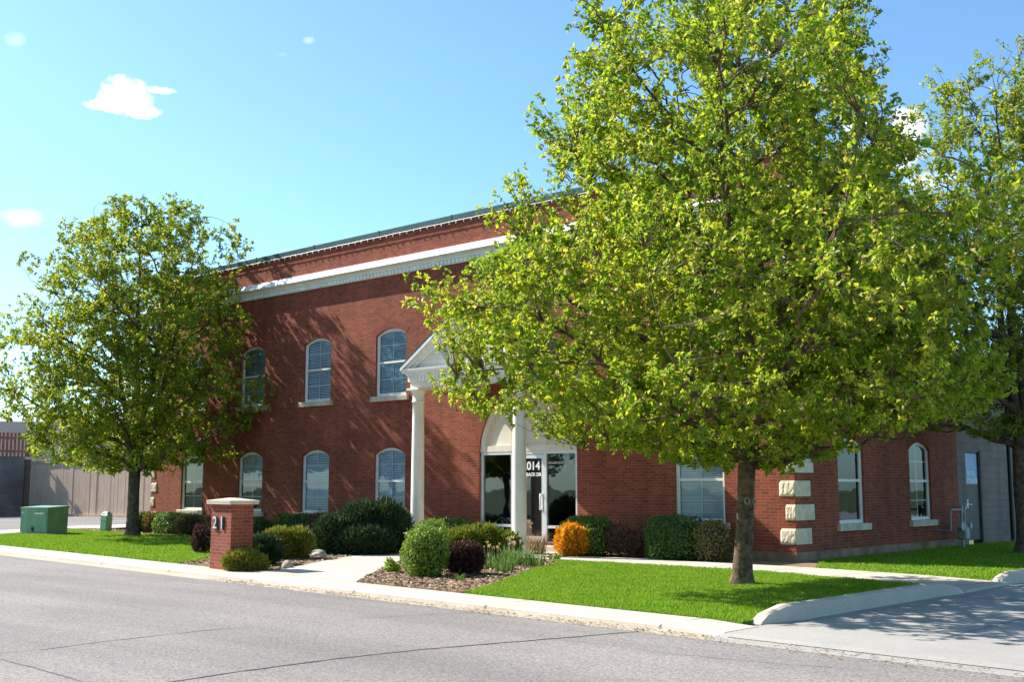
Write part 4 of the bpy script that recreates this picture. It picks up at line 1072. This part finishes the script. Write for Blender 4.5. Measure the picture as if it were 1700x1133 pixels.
def make_tree(label, base, prof, depth, trunk_r, lean, fork_z, n_limb, n_branch, n_twig, lp, leaf, leaf_mat, bark, seed, clip=None, thresh=-.25, top_frac=.8, twig_shell=.42, nscale=.75, airy=0.0):
    """prof: list of (z, radius towards camera-left, radius towards camera-right); depth: (toward camera, away) factors"""
    rng = np.random.default_rng(seed); R_ = random.Random(seed)
    root = empty('pear_tree', base); tag(root, label, 'tree')
    pz = np.array([p[0] for p in prof]); pl_ = np.array([p[1] for p in prof]); pr_ = np.array([p[2] for p in prof])
    ph = rng.random(8) * 6.283
    def axis(z): return np.array([lean[0], lean[1], 0]) * min(z, 2.2)
    def rad_at(z, phi):
        rl = np.interp(z, pz, pl_); rr = np.interp(z, pz, pr_); c = np.cos(phi); s = np.sin(phi)
        rs = np.where(c > 0, rr, rl); rd = .5 * (rl + rr) * np.where(s > 0, depth[1], depth[0])
        r = 1 / np.sqrt((c / np.maximum(rs, .05)) ** 2 + (s / np.maximum(rd, .05)) ** 2)
        lob = .13 * np.sin(3 * phi + ph[0] + z * .9) + .08 * np.sin(5 * phi + ph[1] - z * 1.6) + .10 * np.sin(7 * phi + ph[2] + z * 2.3) + 0.08 * np.sin(2.9 * z + ph[3])
        return r * (1 + lob)
    def pos(z, phi, r): return axis(z) + RT * (r * math.cos(phi)) + HF * (r * math.sin(phi)) + np.array([0, 0, z])
    ztop = pz[-1]; zbot = pz[0]
    tb_ = MB()
    nodes = []; tang = []; nrad = []
    def bez(p0, p1, p2, n): return [(1 - t) ** 2 * p0 + 2 * t * (1 - t) * p1 + t * t * p2 for t in np.linspace(0, 1, n)]
    def reg(pts, rs):
        for i in range(1, len(pts)):
            nodes.append(pts[i]); t = pts[i] - pts[i - 1]; tang.append(t / (np.linalg.norm(t) + 1e-9)); nrad.append(rs[i])
    # trunk with flare, then leaders
    zs = [-.1, 0, .08, .2, .45, .9, 1.4, fork_z]
    fl = [1.75, 1.6, 1.38, 1.2, 1.06, 1.0, .96, 1.0]
    tp = [axis(z) + np.array([0, 0, z]) + np.array([.015 * math.sin(z * 3 + seed), .015 * math.cos(z * 2.2), 0]) for z in zs]
    # irregular trunk surface
    V = []; nS = 18
    for p, f in zip(tp, fl):
        for k in range(nS):
            th = 2 * math.pi * k / nS; w = 1 + (.12 * max(0, f - 1.05)) * math.sin(5 * th + seed) + .035 * math.sin(3 * th + p[2] * 2) + .02 * math.sin(9 * th)
            V.append(p + trunk_r * f * w * np.array([math.cos(th), math.sin(th), 0]))
    tb_.add(V, [(i * nS + k, i * nS + (k + 1) % nS, (i + 1) * nS + (k + 1) % nS, (i + 1) * nS + k) for i in range(len(tp) - 1) for k in range(nS)], 0, True)
    nlead = 4
    leaders = []
    for q in range(nlead):
        phi = ph[4] + q * 6.283 / nlead + R_.uniform(-.4, .4); zt = zbot + (ztop - zbot) * (top_frac if q else .93) * R_.uniform(.93, 1.03)
        rr_ = float(rad_at(zt, phi)) * .45
        e = pos(zt, phi, rr_ * (.25 if q == 0 else 1)); s = tp[-1] - np.array([0, 0, .12])
        c = s + (e - s) * .35 + RT * math.cos(phi) * .4 * (q > 0) + HF * math.sin(phi) * .35 * (q > 0) + np.array([0, 0, .5])
        pts = bez(s, c, e, 16); wob = [np.array([R_.gauss(0, .035), R_.gauss(0, .035), 0]) for _ in pts]; pts = [p + w * (0 if i < 2 else 1) for i, (p, w) in enumerate(zip(pts, wob))]
        r0 = trunk_r * (.72 if q == 0 else .56); rs = [r0 * (1 - t) ** .9 + .012 for t in np.linspace(0, 1, 16)]
        tb_.tube(pts, rs, 9); reg(pts, rs); leaders.append((pts, rs))
    ga = 2.39996
    for i in range(n_limb):
        f = (i + .5) / n_limb; zt = zbot + .25 + (ztop - zbot) * .88 * f ** .85; phi = ph[5] + i * ga
        r = float(rad_at(zt, phi)) * R_.uniform(.80, .95); e = pos(zt, phi, r)
        zsn = max(fork_z - .25, min(zt - .5 - .35 * r, zt - .25 - .10 * (zt - fork_z)))
        if zsn <= fork_z + .05:
            s = axis(fork_z - .1) + np.array([0, 0, fork_z - .12 + .25 * R_.random()]); r0 = trunk_r * .42
        else:
            best = None
            for (lp_, lr_) in leaders:
                for p, q in zip(lp_, lr_):
                    cst = abs(p[2] - zsn) * 1.5 + np.linalg.norm((p - e)[:2]) * .5
                    if best is None or cst < best[0]: best = (cst, p, q)
            s = best[1]; r0 = min(best[2] * .75, trunk_r * .42)
        h = (e - s).copy(); h[2] = 0
        c = s + h * .5 + np.array([0, 0, (e[2] - s[2]) * .36 + .12])
        pts = bez(s, c, e, 13); pts = [p + (0 if j == 0 else 1) * np.array([R_.gauss(0, .04), R_.gauss(0, .04), R_.gauss(0, .03)]) for j, p in enumerate(pts)]
        rs = [r0 * (1 - t) ** .8 + .009 for t in np.linspace(0, 1, 13)]
        tb_.tube(pts, rs, 7); reg(pts, rs)
    def sample(n, shell, keep_noise=True):
        out = []
        grid = np.linspace(zbot, ztop, 60); w = np.interp(grid, pz, (pl_ + pr_) ** 1.6); w /= w.sum(); cw = np.cumsum(w)
        while len(out) < n:
            z = grid[min(59, int(np.searchsorted(cw, rng.random())))] + R_.uniform(-.1, .1); phi = R_.random() * 6.283
            r = float(rad_at(z, phi)) * R_.random() ** shell
            p = pos(z, phi, r)
            wp = p + np.array(base)
            if clip is not None and not clip(wp): continue
            if keep_noise and mnoise.noise(Vector(p * nscale) + Vector((seed * 3.1, 0, 0))) + .4 * mnoise.noise(Vector(p * nscale * 2.7)) < thresh + airy * max(0, (z - zbot) / (ztop - zbot) - .35) + R_.uniform(-.12, .12): continue
            out.append(p)
        return out
    def attach(p, A_, T_, up=.5):
        dlt = A_ - p; dist = np.linalg.norm(dlt, axis=1); ax_n = np.linalg.norm(A_[:, :2], axis=1); axp = np.linalg.norm(p[:2])
        cost = dist + 1.1 * np.maximum(0, A_[:, 2] - p[2] + .12) + .6 * np.maximum(0, ax_n - axp)
        return int(np.argmin(cost))
    A_ = np.array(nodes); T_ = np.array(tang); Rr = np.array(nrad)
    for p in sorted(sample(n_branch, .5, False), key=lambda q: np.linalg.norm(q[:2]) + .3 * q[2]):
        i = attach(p, A_, T_); s = A_[i]; Ld = np.linalg.norm(p - s)
        c = s + (T_[i] * .55 + (p - s) / (Ld + 1e-9) * .45) * Ld * .5 + np.array([0, 0, -.04 * Ld]); pts = bez(s, c, p, 7)
        pts = [q + (j > 0) * np.array([R_.gauss(0, .03), R_.gauss(0, .03), R_.gauss(0, .02)]) for j, q in enumerate(pts)]
        r0 = min(Rr[i] * .7, .012 + .012 * Ld); rs = [r0 * (1 - t) + .005 for t in np.linspace(0, 1, 7)]
        tb_.tube(pts, rs, 5, caps=False); reg(pts, rs)
    A_ = np.array(nodes); T_ = np.array(tang); Rr = np.array(nrad)
    LP = []; LD = []; LC = []
    for p in sample(n_twig, twig_shell):
        i = attach(p, A_, T_); s = A_[i]; v = p - s; Ld = np.linalg.norm(v)
        if Ld > 1.5: s = p - v / Ld * 1.5; s = A_[i] if Ld < 2.2 else s
        v = p - s; Ld = np.linalg.norm(v) + 1e-9; v /= Ld
        tip = p + np.array([0, 0, .10]) * R_.random(); c = s + v * Ld * .55 + np.array([0, 0, -.08 * Ld])
        pts = bez(s, c, tip, 5)
        tb_.tube(pts, [.007, .006, .005, .004, .003], 3, caps=False)
        # leaves grow in rosettes on short spurs along the twig
        for t in (1.0, .86 + R_.uniform(-.05, .05), .68 + R_.uniform(-.08, .08), .46 + R_.uniform(-.1, .1)):
            q = (1 - t) ** 2 * s + 2 * t * (1 - t) * c + t * t * tip + np.array([R_.gauss(0, .03), R_.gauss(0, .03), R_.gauss(0, .03)])
            m = max(2, int(lp * (.34 if t == 1 else .22) + R_.uniform(-2, 2)))
            cv = np.array([R_.gauss(0, 1), R_.gauss(0, 1), R_.gauss(0, .6)])
            for k in range(m):
                LP.append(q + np.array([R_.gauss(0, .022), R_.gauss(0, .022), R_.gauss(0, .022)])); LD.append(v); LC.append(cv)
    tb_.build('trunk', bark, root)
    P = np.array(LP); D0 = np.array(LD); n = len(P)
    out = P.copy(); out[:, 2] = 0; out /= np.linalg.norm(out, axis=1, keepdims=True) + 1e-9
    D = rng.normal(0, 1, (n, 3)) * .8 + out * .2 + D0 * .3 + np.array([0, 0, -.2])
    Nn = rng.normal(0, 1, (n, 3)) * .38 + np.array(LC) * .42 + out * .35 + np.array([0, 0, .65])
    Ls = leaf * (.6 + .7 * rng.random(n)); me = leaf_mesh('crown', P, D, Nn, Ls, Ls * (.55 + .2 * rng.random(n)))
    link('crown', me, leaf_mat, root)
    return root

def prof_px(rows, x0, mpp, ):
    return [(1.6 + (808 - y) * mpp, (x0 - xl) * mpp, (xr - x0) * mpp) for (y, xl, xr) in sorted(rows, key=lambda r: -r[0])]
TB = (2.02, -5.62, 0.0)
main_prof = prof_px([(775, 1120, 1330), (740, 960, 1440), (690, 850, 1560), (640, 790, 1580), (560, 725, 1590), (480, 735, 1570), (400, 800, 1540), (300, 850, 1530), (200, 885, 1510), (100, 925, 1480), (20, 1000, 1450), (-60, 1080, 1390), (-110, 1180, 1290)], 1240, .00976)
main = make_tree('big bright green pear tree in the front lawn, tallest in the picture', TB, [(a, b * float(np.interp(a, (2.2, 3.6, 5.2, 7.0), (.96, 1.0, .92, 1.04))), c * float(np.interp(a, (4, 6), (.90, .83)))) for a, b, c in main_prof], (1.72, .85), .145, (.060, .052), 1.95, 36, 420, 7500, 31, .082, M['leaf'], M['bark_pale'], 11, thresh=-.11, nscale=1.0, airy=.30, twig_shell=.38)
# pruning scars on its trunk
for (a_, z_) in ((-.05, 1.36), (.95, 1.345)):
    f = -HF * math.cos(a_) + RT * math.sin(a_)
    mb = MB(); mb.tube([(.040 * math.cos(a), 0, .052 * math.sin(a)) for a in np.linspace(0, 2 * math.pi, 15)], .015, 6, caps=False)
    o = mb.build('pruning_scar', M['scar'], main); o.location = np.array([.060 * z_, .052 * z_, z_]) + f * .145; o.rotation_euler = (0, 0, math.atan2(f[1], f[0]) + math.pi / 2)
LT = (-22.12, -2.64, 0.0)
lm = .0196
left_prof = prof_px([(785, 150, 300), (765, 60, 370), (730, 10, 400), (680, -10, 415), (620, 0, 425), (560, 20, 425), (500, 40, 425), (440, 45, 415), (400, 65, 405), (360, 110, 370), (330, 170, 300), (318, 195, 240)], 219, lm)
left_tree = make_tree('smaller pear tree on the left lawn beside the green utility box', LT, left_prof, (.85, .85), .185, (.0, .0), 2.2, 30, 280, 4300, 26, .102, M['leaf_far'], M['bark'], 23, clip=lambda p: p[1] < -.25, thresh=-.08, nscale=.95, airy=.15)
RTB = (2.5, 6.6, 0.0)
rm = .0143
right_prof = prof_px([(720, 1560, 1800), (690, 1500, 1840), (620, 1470, 1880), (520, 1475, 1880), (400, 1490, 1870), (300, 1500, 1860), (200, 1500, 1850), (120, 1530, 1830), (60, 1620, 1780), (30, 1640, 1740)], 1694, rm)
make_tree('pear tree at the right edge with its dark trunk by the block wall', RTB, right_prof, (.85, .8), .21, (.0, .0), 2.6, 26, 260, 3300, 21, .09, M['leaf_far'], M['bark'], 37, clip=lambda p: p[0] > .35, thresh=-.05, nscale=.95, airy=.3)

# three more trees stand across the street; the windows mirror them
for (x_, y_, k_, rz_, lab) in ((-33, -27, 1.0, .8, 'pear tree across the street mirrored in the upper windows left of the portico'), (-46, -30, 1.1, 2.6, 'farther pear tree down the far side of the street, mirrored in the left windows'), (-19, -31, .9, 4.2, 'pear tree across the street mirrored in the entrance glass')):
    c = left_tree.copy(); COL.objects.link(c); c.location = (x_, y_, -.05); c.rotation_euler = (0, 0, rz_); c.scale = (k_, k_, k_); c['label'] = lab
    for ch in left_tree.children:
        e = ch.copy(); COL.objects.link(e); e.parent = c
for (x_, y_, k_, rz_) in ((-61, -33, 1.3, .3), (-8, -36, 1.25, 1.7), (4, -39, 1.3, 5.0), (17, -37, 1.2, 2.2), (30, -34, 1.3, 3.6)):  # extra row out of view, added to keep sky light off the facade
    c = left_tree.copy(); COL.objects.link(c); c.location = (x_, y_, -.05); c.rotation_euler = (0, 0, rz_); c.scale = (k_, k_, k_)
    c['label'] = 'pear tree added out of view across the street to block sky light'; c['group'] = 'trees added across the street'
    for ch in left_tree.children:
        e = ch.copy(); COL.objects.link(e); e.parent = c

# ------------------------------------------------------------------ shrubs
def super_pt(d, p):
    return d / (np.sum(np.abs(d) ** p, axis=1, keepdims=True) ** (1 / p))
def make_shrub(name, label, base, lobes, n, kind, size, mat, seed, group=None, cat='shrub', core=.80, core_mat='twig', rz=0.0, parts=True):
    """lobes: (cx, cy, cz, rx, ry, rz, squareness)"""
    rng = np.random.default_rng(seed)
    if cat != 'hedge' and name != 'hedge': rz = math.atan2(base[1] - CAM[1], base[0] - CAM[0]) - math.pi / 2
    root = empty(name, base, rz); tag(root, label, cat, group)
    cb = MB(); Ps = []; Ds = []; Ns = []
    tot = sum(l[3] * l[5] + l[3] * l[4] for l in lobes)
    for (cx, cy, cz, rx, ry, rzz, sq) in lobes:
        m = int(n * (rx * rzz + rx * ry) / tot)
        d = rng.normal(0, 1, (m, 3)); d /= np.linalg.norm(d, axis=1, keepdims=True); s = super_pt(d, sq)
        bumpv = np.array([mnoise.noise(Vector(x * 3.2) + Vector((seed, 0, 0))) for x in s])
        bump2 = np.array([mnoise.noise(Vector(x * 1.5) + Vector((0, seed, 0))) for x in s])
        r = (1 + (.10 if kind == 'trim' else .17) * bumpv + (.05 if kind == 'trim' else .16) * bump2 + (.0 if kind == 'trim' else .05) * rng.normal(0, 1, m)) * (1 - .22 * rng.random(m) ** 2)
        P = s * r[:, None] * np.array([rx, ry, rzz]) + np.array([cx, cy, cz])
        nn = d / np.array([rx, ry, rzz]); nn = np.sign(s) * np.abs(s) ** (sq - 1) / np.array([rx, ry, rzz]); nn /= np.linalg.norm(nn, axis=1, keepdims=True)
        ok = P[:, 2] > .01
        Ps.append(P[ok]); Ns.append(nn[ok])
        # solid core added to block light, its colour standing for shade among the leaves
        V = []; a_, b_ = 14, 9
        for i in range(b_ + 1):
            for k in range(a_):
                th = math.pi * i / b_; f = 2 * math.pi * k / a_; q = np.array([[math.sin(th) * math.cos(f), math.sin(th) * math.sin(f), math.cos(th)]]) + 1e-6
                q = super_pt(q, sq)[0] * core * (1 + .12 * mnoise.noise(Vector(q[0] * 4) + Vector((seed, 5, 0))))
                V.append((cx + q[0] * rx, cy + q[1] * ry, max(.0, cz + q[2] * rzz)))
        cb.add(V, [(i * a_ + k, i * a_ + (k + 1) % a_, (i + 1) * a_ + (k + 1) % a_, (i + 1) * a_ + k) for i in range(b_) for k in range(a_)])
    P = np.concatenate(Ps); Nn = np.concatenate(Ns); n = len(P); rn = rng.normal(0, 1, (n, 3))
    L = size * (.6 + .8 * rng.random(n)); L = np.where(rng.random(n) < .04, L * 1.7, L)
    if kind in ('round', 'trim'):
        D = rn * .8 + Nn * .5 + np.array([0, 0, .25]); F = Nn + rng.normal(0, .55, (n, 3)); W_ = L * .65
    elif kind == 'needle':
        D = Nn * .9 + rn * .35 + np.array([0, 0, .45]); F = rng.normal(0, 1, (n, 3)); W_ = L * .22; P = P - Nn * (L * .4)[:, None]
    else:
        D = Nn * .6 + rn * .3 + np.array([0, 0, .7]); F = rng.normal(0, 1, (n, 3)); W_ = L * .30; P = P - Nn * (L * .4)[:, None]
    me = leaf_mesh('foliage', P, D, F, L, W_, .1, .05)
    me.vertices.foreach_get
    link('foliage', me, mat, root)
    # stems standing in the heart of the plant
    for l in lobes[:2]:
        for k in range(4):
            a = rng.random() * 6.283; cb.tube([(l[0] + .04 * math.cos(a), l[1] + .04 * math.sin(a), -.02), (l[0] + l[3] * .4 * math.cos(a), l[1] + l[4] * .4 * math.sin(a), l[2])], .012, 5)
    cb.build('core_and_stems', M[core_mat], root)
    return root
def at(px, py, z=0.0):
    p = gr(px, py, z); return (p[0], p[1], 0.0)
def atY(px, Y):
    p = fa(px, 900, Y); return (p[0], Y, 0.0)
M['core_shade_dark'] = mat_plain('shrub core shade', (.030, .040, .016), .95, .3, 9)  # core colours darkened for the shade inside each shrub
M['core_shade_brown'] = mat_plain('brown shrub core shade', (.05, .032, .022), .95, .3, 9)
M['core_shade_orange'] = mat_plain('orange shrub core shade', (.28, .11, .015), .95, .3, 9)
M['core_shade_purple'] = mat_plain('purple shrub core shade', (.022, .010, .012), .95, .3, 9)
DK, BRN = 'core_shade_dark', 'core_shade_brown'

# right bed, by the entry path
make_shrub('boxwood', 'round clipped light green boxwood at the tip of the mulch bed', at(707, 958), [(0, 0, .42, .40, .40, .45, 2.3)], 8500, 'round', .036, M['leaf_box'], 101, core_mat=DK)
make_shrub('boxwood', 'clipped light green boxwood just behind the round front boxwood', at(716, 928), [(0, 0, .42, .42, .40, .42, 2.4)], 6000, 'round', .036, M['leaf_box'], 102, core_mat=DK)
make_shrub('barberry', 'round dark purple barberry with pinkish tips beside the round boxwood', at(770, 955), [(0, 0, .27, .36, .36, .32, 2.3)], 7000, 'spiky', .055, M['barberry'], 103, core_mat='core_shade_purple')
make_shrub('juniper', 'wide olive green juniper spreading in front of the right column', at(801, 931), [(-.42, 0, .36, .42, .42, .36, 2.2), (.0, .05, .40, .48, .42, .38, 2.2), (.45, .0, .30, .38, .4, .32, 2.2)], 11000, 'needle', .10, M['juniper_mid'], 104, core_mat=DK)
make_shrub('spirea', 'bright orange feathery shrub at the corner of the front lawn', at(954, 924), [(0, 0, .33, .41, .40, .40, 2.3)], 8500, 'spiky', .105, M['orange_leaf'], 105, core_mat='core_shade_orange')
make_shrub('hedge', 'square clipped hedge with light green top behind the orange shrub', atY(975, -.95), [(0, 0, .42, .62, .42, .46, 4)], 9000, 'trim', .045, M['leaf_hedge_tip'], 106, core_mat=DK, cat='hedge')
make_shrub('barberry', 'thin brown red shrub between the two hedges right of the door', atY(1042, -.75), [(-.2, 0, .35, .34, .3, .40, 2), (.25, -.05, .28, .32, .3, .33, 2)], 3600, 'spiky', .06, M['brown_leaf'], 107, core=.55, core_mat=BRN)
make_shrub('hedge', 'long dark green clipped hedge under the window behind the big tree', atY(1122, -.78), [(0, 0, .42, .66, .44, .50, 5)], 9500, 'trim', .042, M['leaf_hedge'], 108, core_mat=DK, cat='hedge')
make_shrub('hedge', 'brownish end of hedge beside the big tree trunk', atY(1184, -.80), [(0, 0, .38, .30, .40, .46, 4)], 4000, 'trim', .042, M['hedge_brown'], 109, core_mat=BRN, cat='hedge')
make_shrub('hedge', 'low dark green hedge behind the left portico column', atY(742, -.65), [(0, 0, .34, .72, .36, .40, 5)], 5000, 'trim', .045, M['leaf_hedge'], 110, core_mat=DK, cat='hedge')

# left bed
make_shrub('juniper', 'low golden juniper at the foot of the brick pillar', at(402, 948), [(0, 0, .17, .36, .34, .20, 2.2), (.22, .02, .13, .26, .26, .16, 2.2)], 6500, 'needle', .085, M['juniper_gold'], 120, core_mat=DK)
make_shrub('juniper', 'dark olive juniper behind the low golden one', at(434, 938), [(0, 0, .27, .40, .42, .31, 2.2)], 6000, 'needle', .095, M['juniper'], 121, core_mat=DK)
make_shrub('juniper', 'yellow green juniper with orange tips in the left bed', at(475, 929), [(-.18, 0, .33, .36, .4, .34, 2.2), (.22, .1, .33, .34, .38, .34, 2.2)], 7500, 'needle', .10, M['juniper_gold'], 122, core_mat=DK)
make_shrub('juniper', 'largest dark green juniper spreading left of the portico', at(607, 920), [(-.75, 0, .42, .55, .6, .48, 2.2), (-.1, .2, .58, .65, .65, .62, 2.2), (.45, .25, .60, .60, .6, .64, 2.2), (.0, -.45, .32, .7, .45, .36, 2.2), (.75, .1, .45, .4, .5, .5, 2.2)], 20000, 'needle', .13, M['juniper'], 123, core_mat=DK)
make_shrub('boxwood', 'small round green shrub just right of the brick pillar', at(430, 896), [(0, 0, .30, .38, .36, .33, 2.3)], 4000, 'round', .04, M['leaf_hedge'], 124, core_mat=DK)
make_shrub('barberry', 'small purple shrub left of the brick pillar', at(334, 920), [(0, 0, .32, .25, .25, .36, 2)], 2600, 'spiky', .06, M['barberry'], 125, core=.5, core_mat='core_shade_purple')
make_shrub('hedge', 'dark clipped hedge under the third lower window', atY(497, -.75), [(0, 0, .36, 1.0, .42, .40, 5)], 6000, 'trim', .05, M['leaf_hedge'], 126, core_mat=DK, cat='hedge')
make_shrub('boxwood', 'light green mound in front of the dark window hedge', at(492, 895), [(0, 0, .30, .42, .4, .33, 2.3)], 4000, 'round', .045, M['leaf_hedge_tip'], 127, core_mat=DK)
make_shrub('barberry', 'bare brown twiggy shrub between window hedge and big juniper', at(533, 903), [(0, 0, .42, .42, .4, .46, 2)], 3000, 'spiky', .07, M['brown_leaf'], 128, core=.5, core_mat=BRN)
make_shrub('hedge', 'green clipped block of hedge under the first window', atY(286, -.75), [(0, 0, .33, .72, .42, .36, 5)], 5500, 'trim', .055, M['leaf_hedge_tip'], 129, core_mat=DK, cat='hedge')
make_shrub('hedge', 'small clipped hedge at the far left corner of the brick wall', atY(237, -.75), [(0, 0, .33, .28, .42, .36, 5)], 2500, 'trim', .055, M['leaf_hedge_tip'], 130, core_mat=DK, cat='hedge')
make_shrub('spirea', 'tan brown shrub between the two left corner hedges', atY(253, -.7), [(0, 0, .33, .34, .36, .34, 2.5)], 2600, 'spiky', .07, M['tan_leaf'], 131, core_mat=BRN)
make_shrub('spirea', 'tan brown shrub between the left hedge and the brick pillar', atY(330, -.75), [(-.3, 0, .33, .5, .38, .36, 2.4), (.35, 0, .30, .45, .36, .33, 2.4)], 4600, 'spiky', .07, M['tan_leaf'], 132, core_mat=BRN)
make_shrub('spirea', 'tan shrub behind the brick pillar under the second window', atY(385, -.6), [(0, 0, .28, .9, .33, .30, 2.6)], 3600, 'spiky', .07, M['tan_leaf'], 133, core_mat=BRN)

# leafy clumps
def clump(name, label, base, n, h, w, spread, mat, seed, group=None, heads=0, cat='plant', lean=.35):
    rng = random.Random(seed); root = empty(name, base); tag(root, label, cat, group); mb = MB()
    for i in range(n):
        a = rng.random() * 6.283; r = spread * rng.random() ** .5 * .5; b = np.array([r * math.cos(a), r * math.sin(a), 0.0]); hh = h * rng.uniform(.55, 1.1); a2 = a + rng.gauss(0, .6); ln = lean * rng.uniform(.2, 1.2) * hh
        o = np.array([math.cos(a2), math.sin(a2), 0]); s = np.array([-o[1], o[0], 0]) * w * rng.uniform(.7, 1.2)
        th = rng.random() * 6.283; s = np.array([math.cos(th), math.sin(th), 0]) * w
        m1 = b + o * ln * .35 + np.array([0, 0, hh * .6]); t = b + o * ln + np.array([0, 0, hh * rng.uniform(.8, 1)])
        mb.add([b - s, b + s, m1 + s * .8, m1 - s * .8, t], [(0, 1, 2, 3), (3, 2, 4)])
    mb.build('foliage', mat, root)
    if heads:
        hb = MB()
        for i in range(heads):
            a = rng.random() * 6.283; r = spread * .5 * rng.random(); p = np.array([r * math.cos(a), r * math.sin(a), h * rng.uniform(1.0, 1.3)])
            hb.tube([(p[0] * .6, p[1] * .6, 0), tuple(p)], .004, 4)
            for k in range(5): 
                q = p + np.array([rng.gauss(0, .012), rng.gauss(0, .012), rng.gauss(0, .012)]); e = np.array([rng.gauss(0, 1), rng.gauss(0, 1), rng.gauss(0, 1)]) * .018; f = np.array([rng.gauss(0, 1), rng.gauss(0, 1), rng.gauss(0, 1)]) * .018
                hb.add([q - e, q + f, q + e, q - f], [(0, 1, 2, 3)])
        hb.build('flower_head', M['petal'], root)
    return root
gi = 'strap leaved flower clumps between the purple barberry and the lawn'
for i, (px_, py_, h_, lab, hd) in enumerate(((815, 946, .36, 'tall strap leaved green clump with fading pale flowers right of the barberry', 7), (838, 951, .27, 'strap leaved green clump nearest the lawn edge, right of barberry', 0), (846, 936, .36, 'strap leaved clump with pale heads behind the middle of the flower patch', 6),
                                              (868, 939, .32, 'strap leaved green clump in the right half of the flower patch', 0), (888, 941, .30, 'rightmost strap leaved green clump before the lawn', 0), (852, 941, .36, 'strap leaved clump between the tall flowering one and the lawn', 3))):
    clump('iris', lab, at(px_, py_), 70, h_ * 1.15, .010, .36, M['iris'], 200 + i, gi, hd, lean=.45)
clump('iris', 'low strap leaved tuft in front of the purple barberry', at(761, 966), 26, .17, .009, .14, M['iris'], 210, lean=.5)
clump('ornamental_grass', 'tan dry ornamental grass by the foot of the door', at(876, 921), 320, .62, .006, .85, M['dry'], 211, None, 14, 'plant', .5)
clump('iris', 'low leafy green clump left of the orange shrub', at(921, 931), 40, .20, .012, .24, M['iris'], 214, lean=.6)
make_shrub('perennial', 'small lime green leafy plant at the edge of the entry path', at(650, 951), [(-.03, 0, .11, .09, .09, .12, 2), (.08, -.05, .06, .07, .07, .07, 2)], 420, 'round', .05, M['lime'], 212, core=.4, core_mat=DK, cat='plant')
clump('iris', 'thin grey green sprig beside the round front boxwood', at(664, 940), 9, .40, .006, .07, M['iris'], 213, lean=.15)

def rock(label, base, s, seed):
    bm = bmesh.new(); bmesh.ops.create_icosphere(bm, subdivisions=3, radius=1)
    for v in bm.verts:
        d_ = mnoise.noise(v.co * 1.3 + Vector((seed, 0, 0))) * .35 + mnoise.noise(v.co * 3 + Vector((0, seed, 0))) * .12
        v.co *= 1 + d_; v.co.x *= s[0]; v.co.y *= s[1]; v.co.z = v.co.z * s[2] + s[2] * .45
    me = bpy.data.meshes.new('boulder'); bm.to_mesh(me); bm.free()
    o = link('boulder', me, M['rock']); o.location = base; tag(o, label, 'rock'); return o
rock('pale grey boulder beside the yellow green juniper', at(524, 925), (.26, .22, .11), 3)
rock('small pointed pale rock in the mulch near the kerb', at(476, 944), (.11, .09, .10), 8)
rock('tan boulder in shadow at the foot of the yellow green juniper', at(505, 927), (.14, .12, .09), 12)
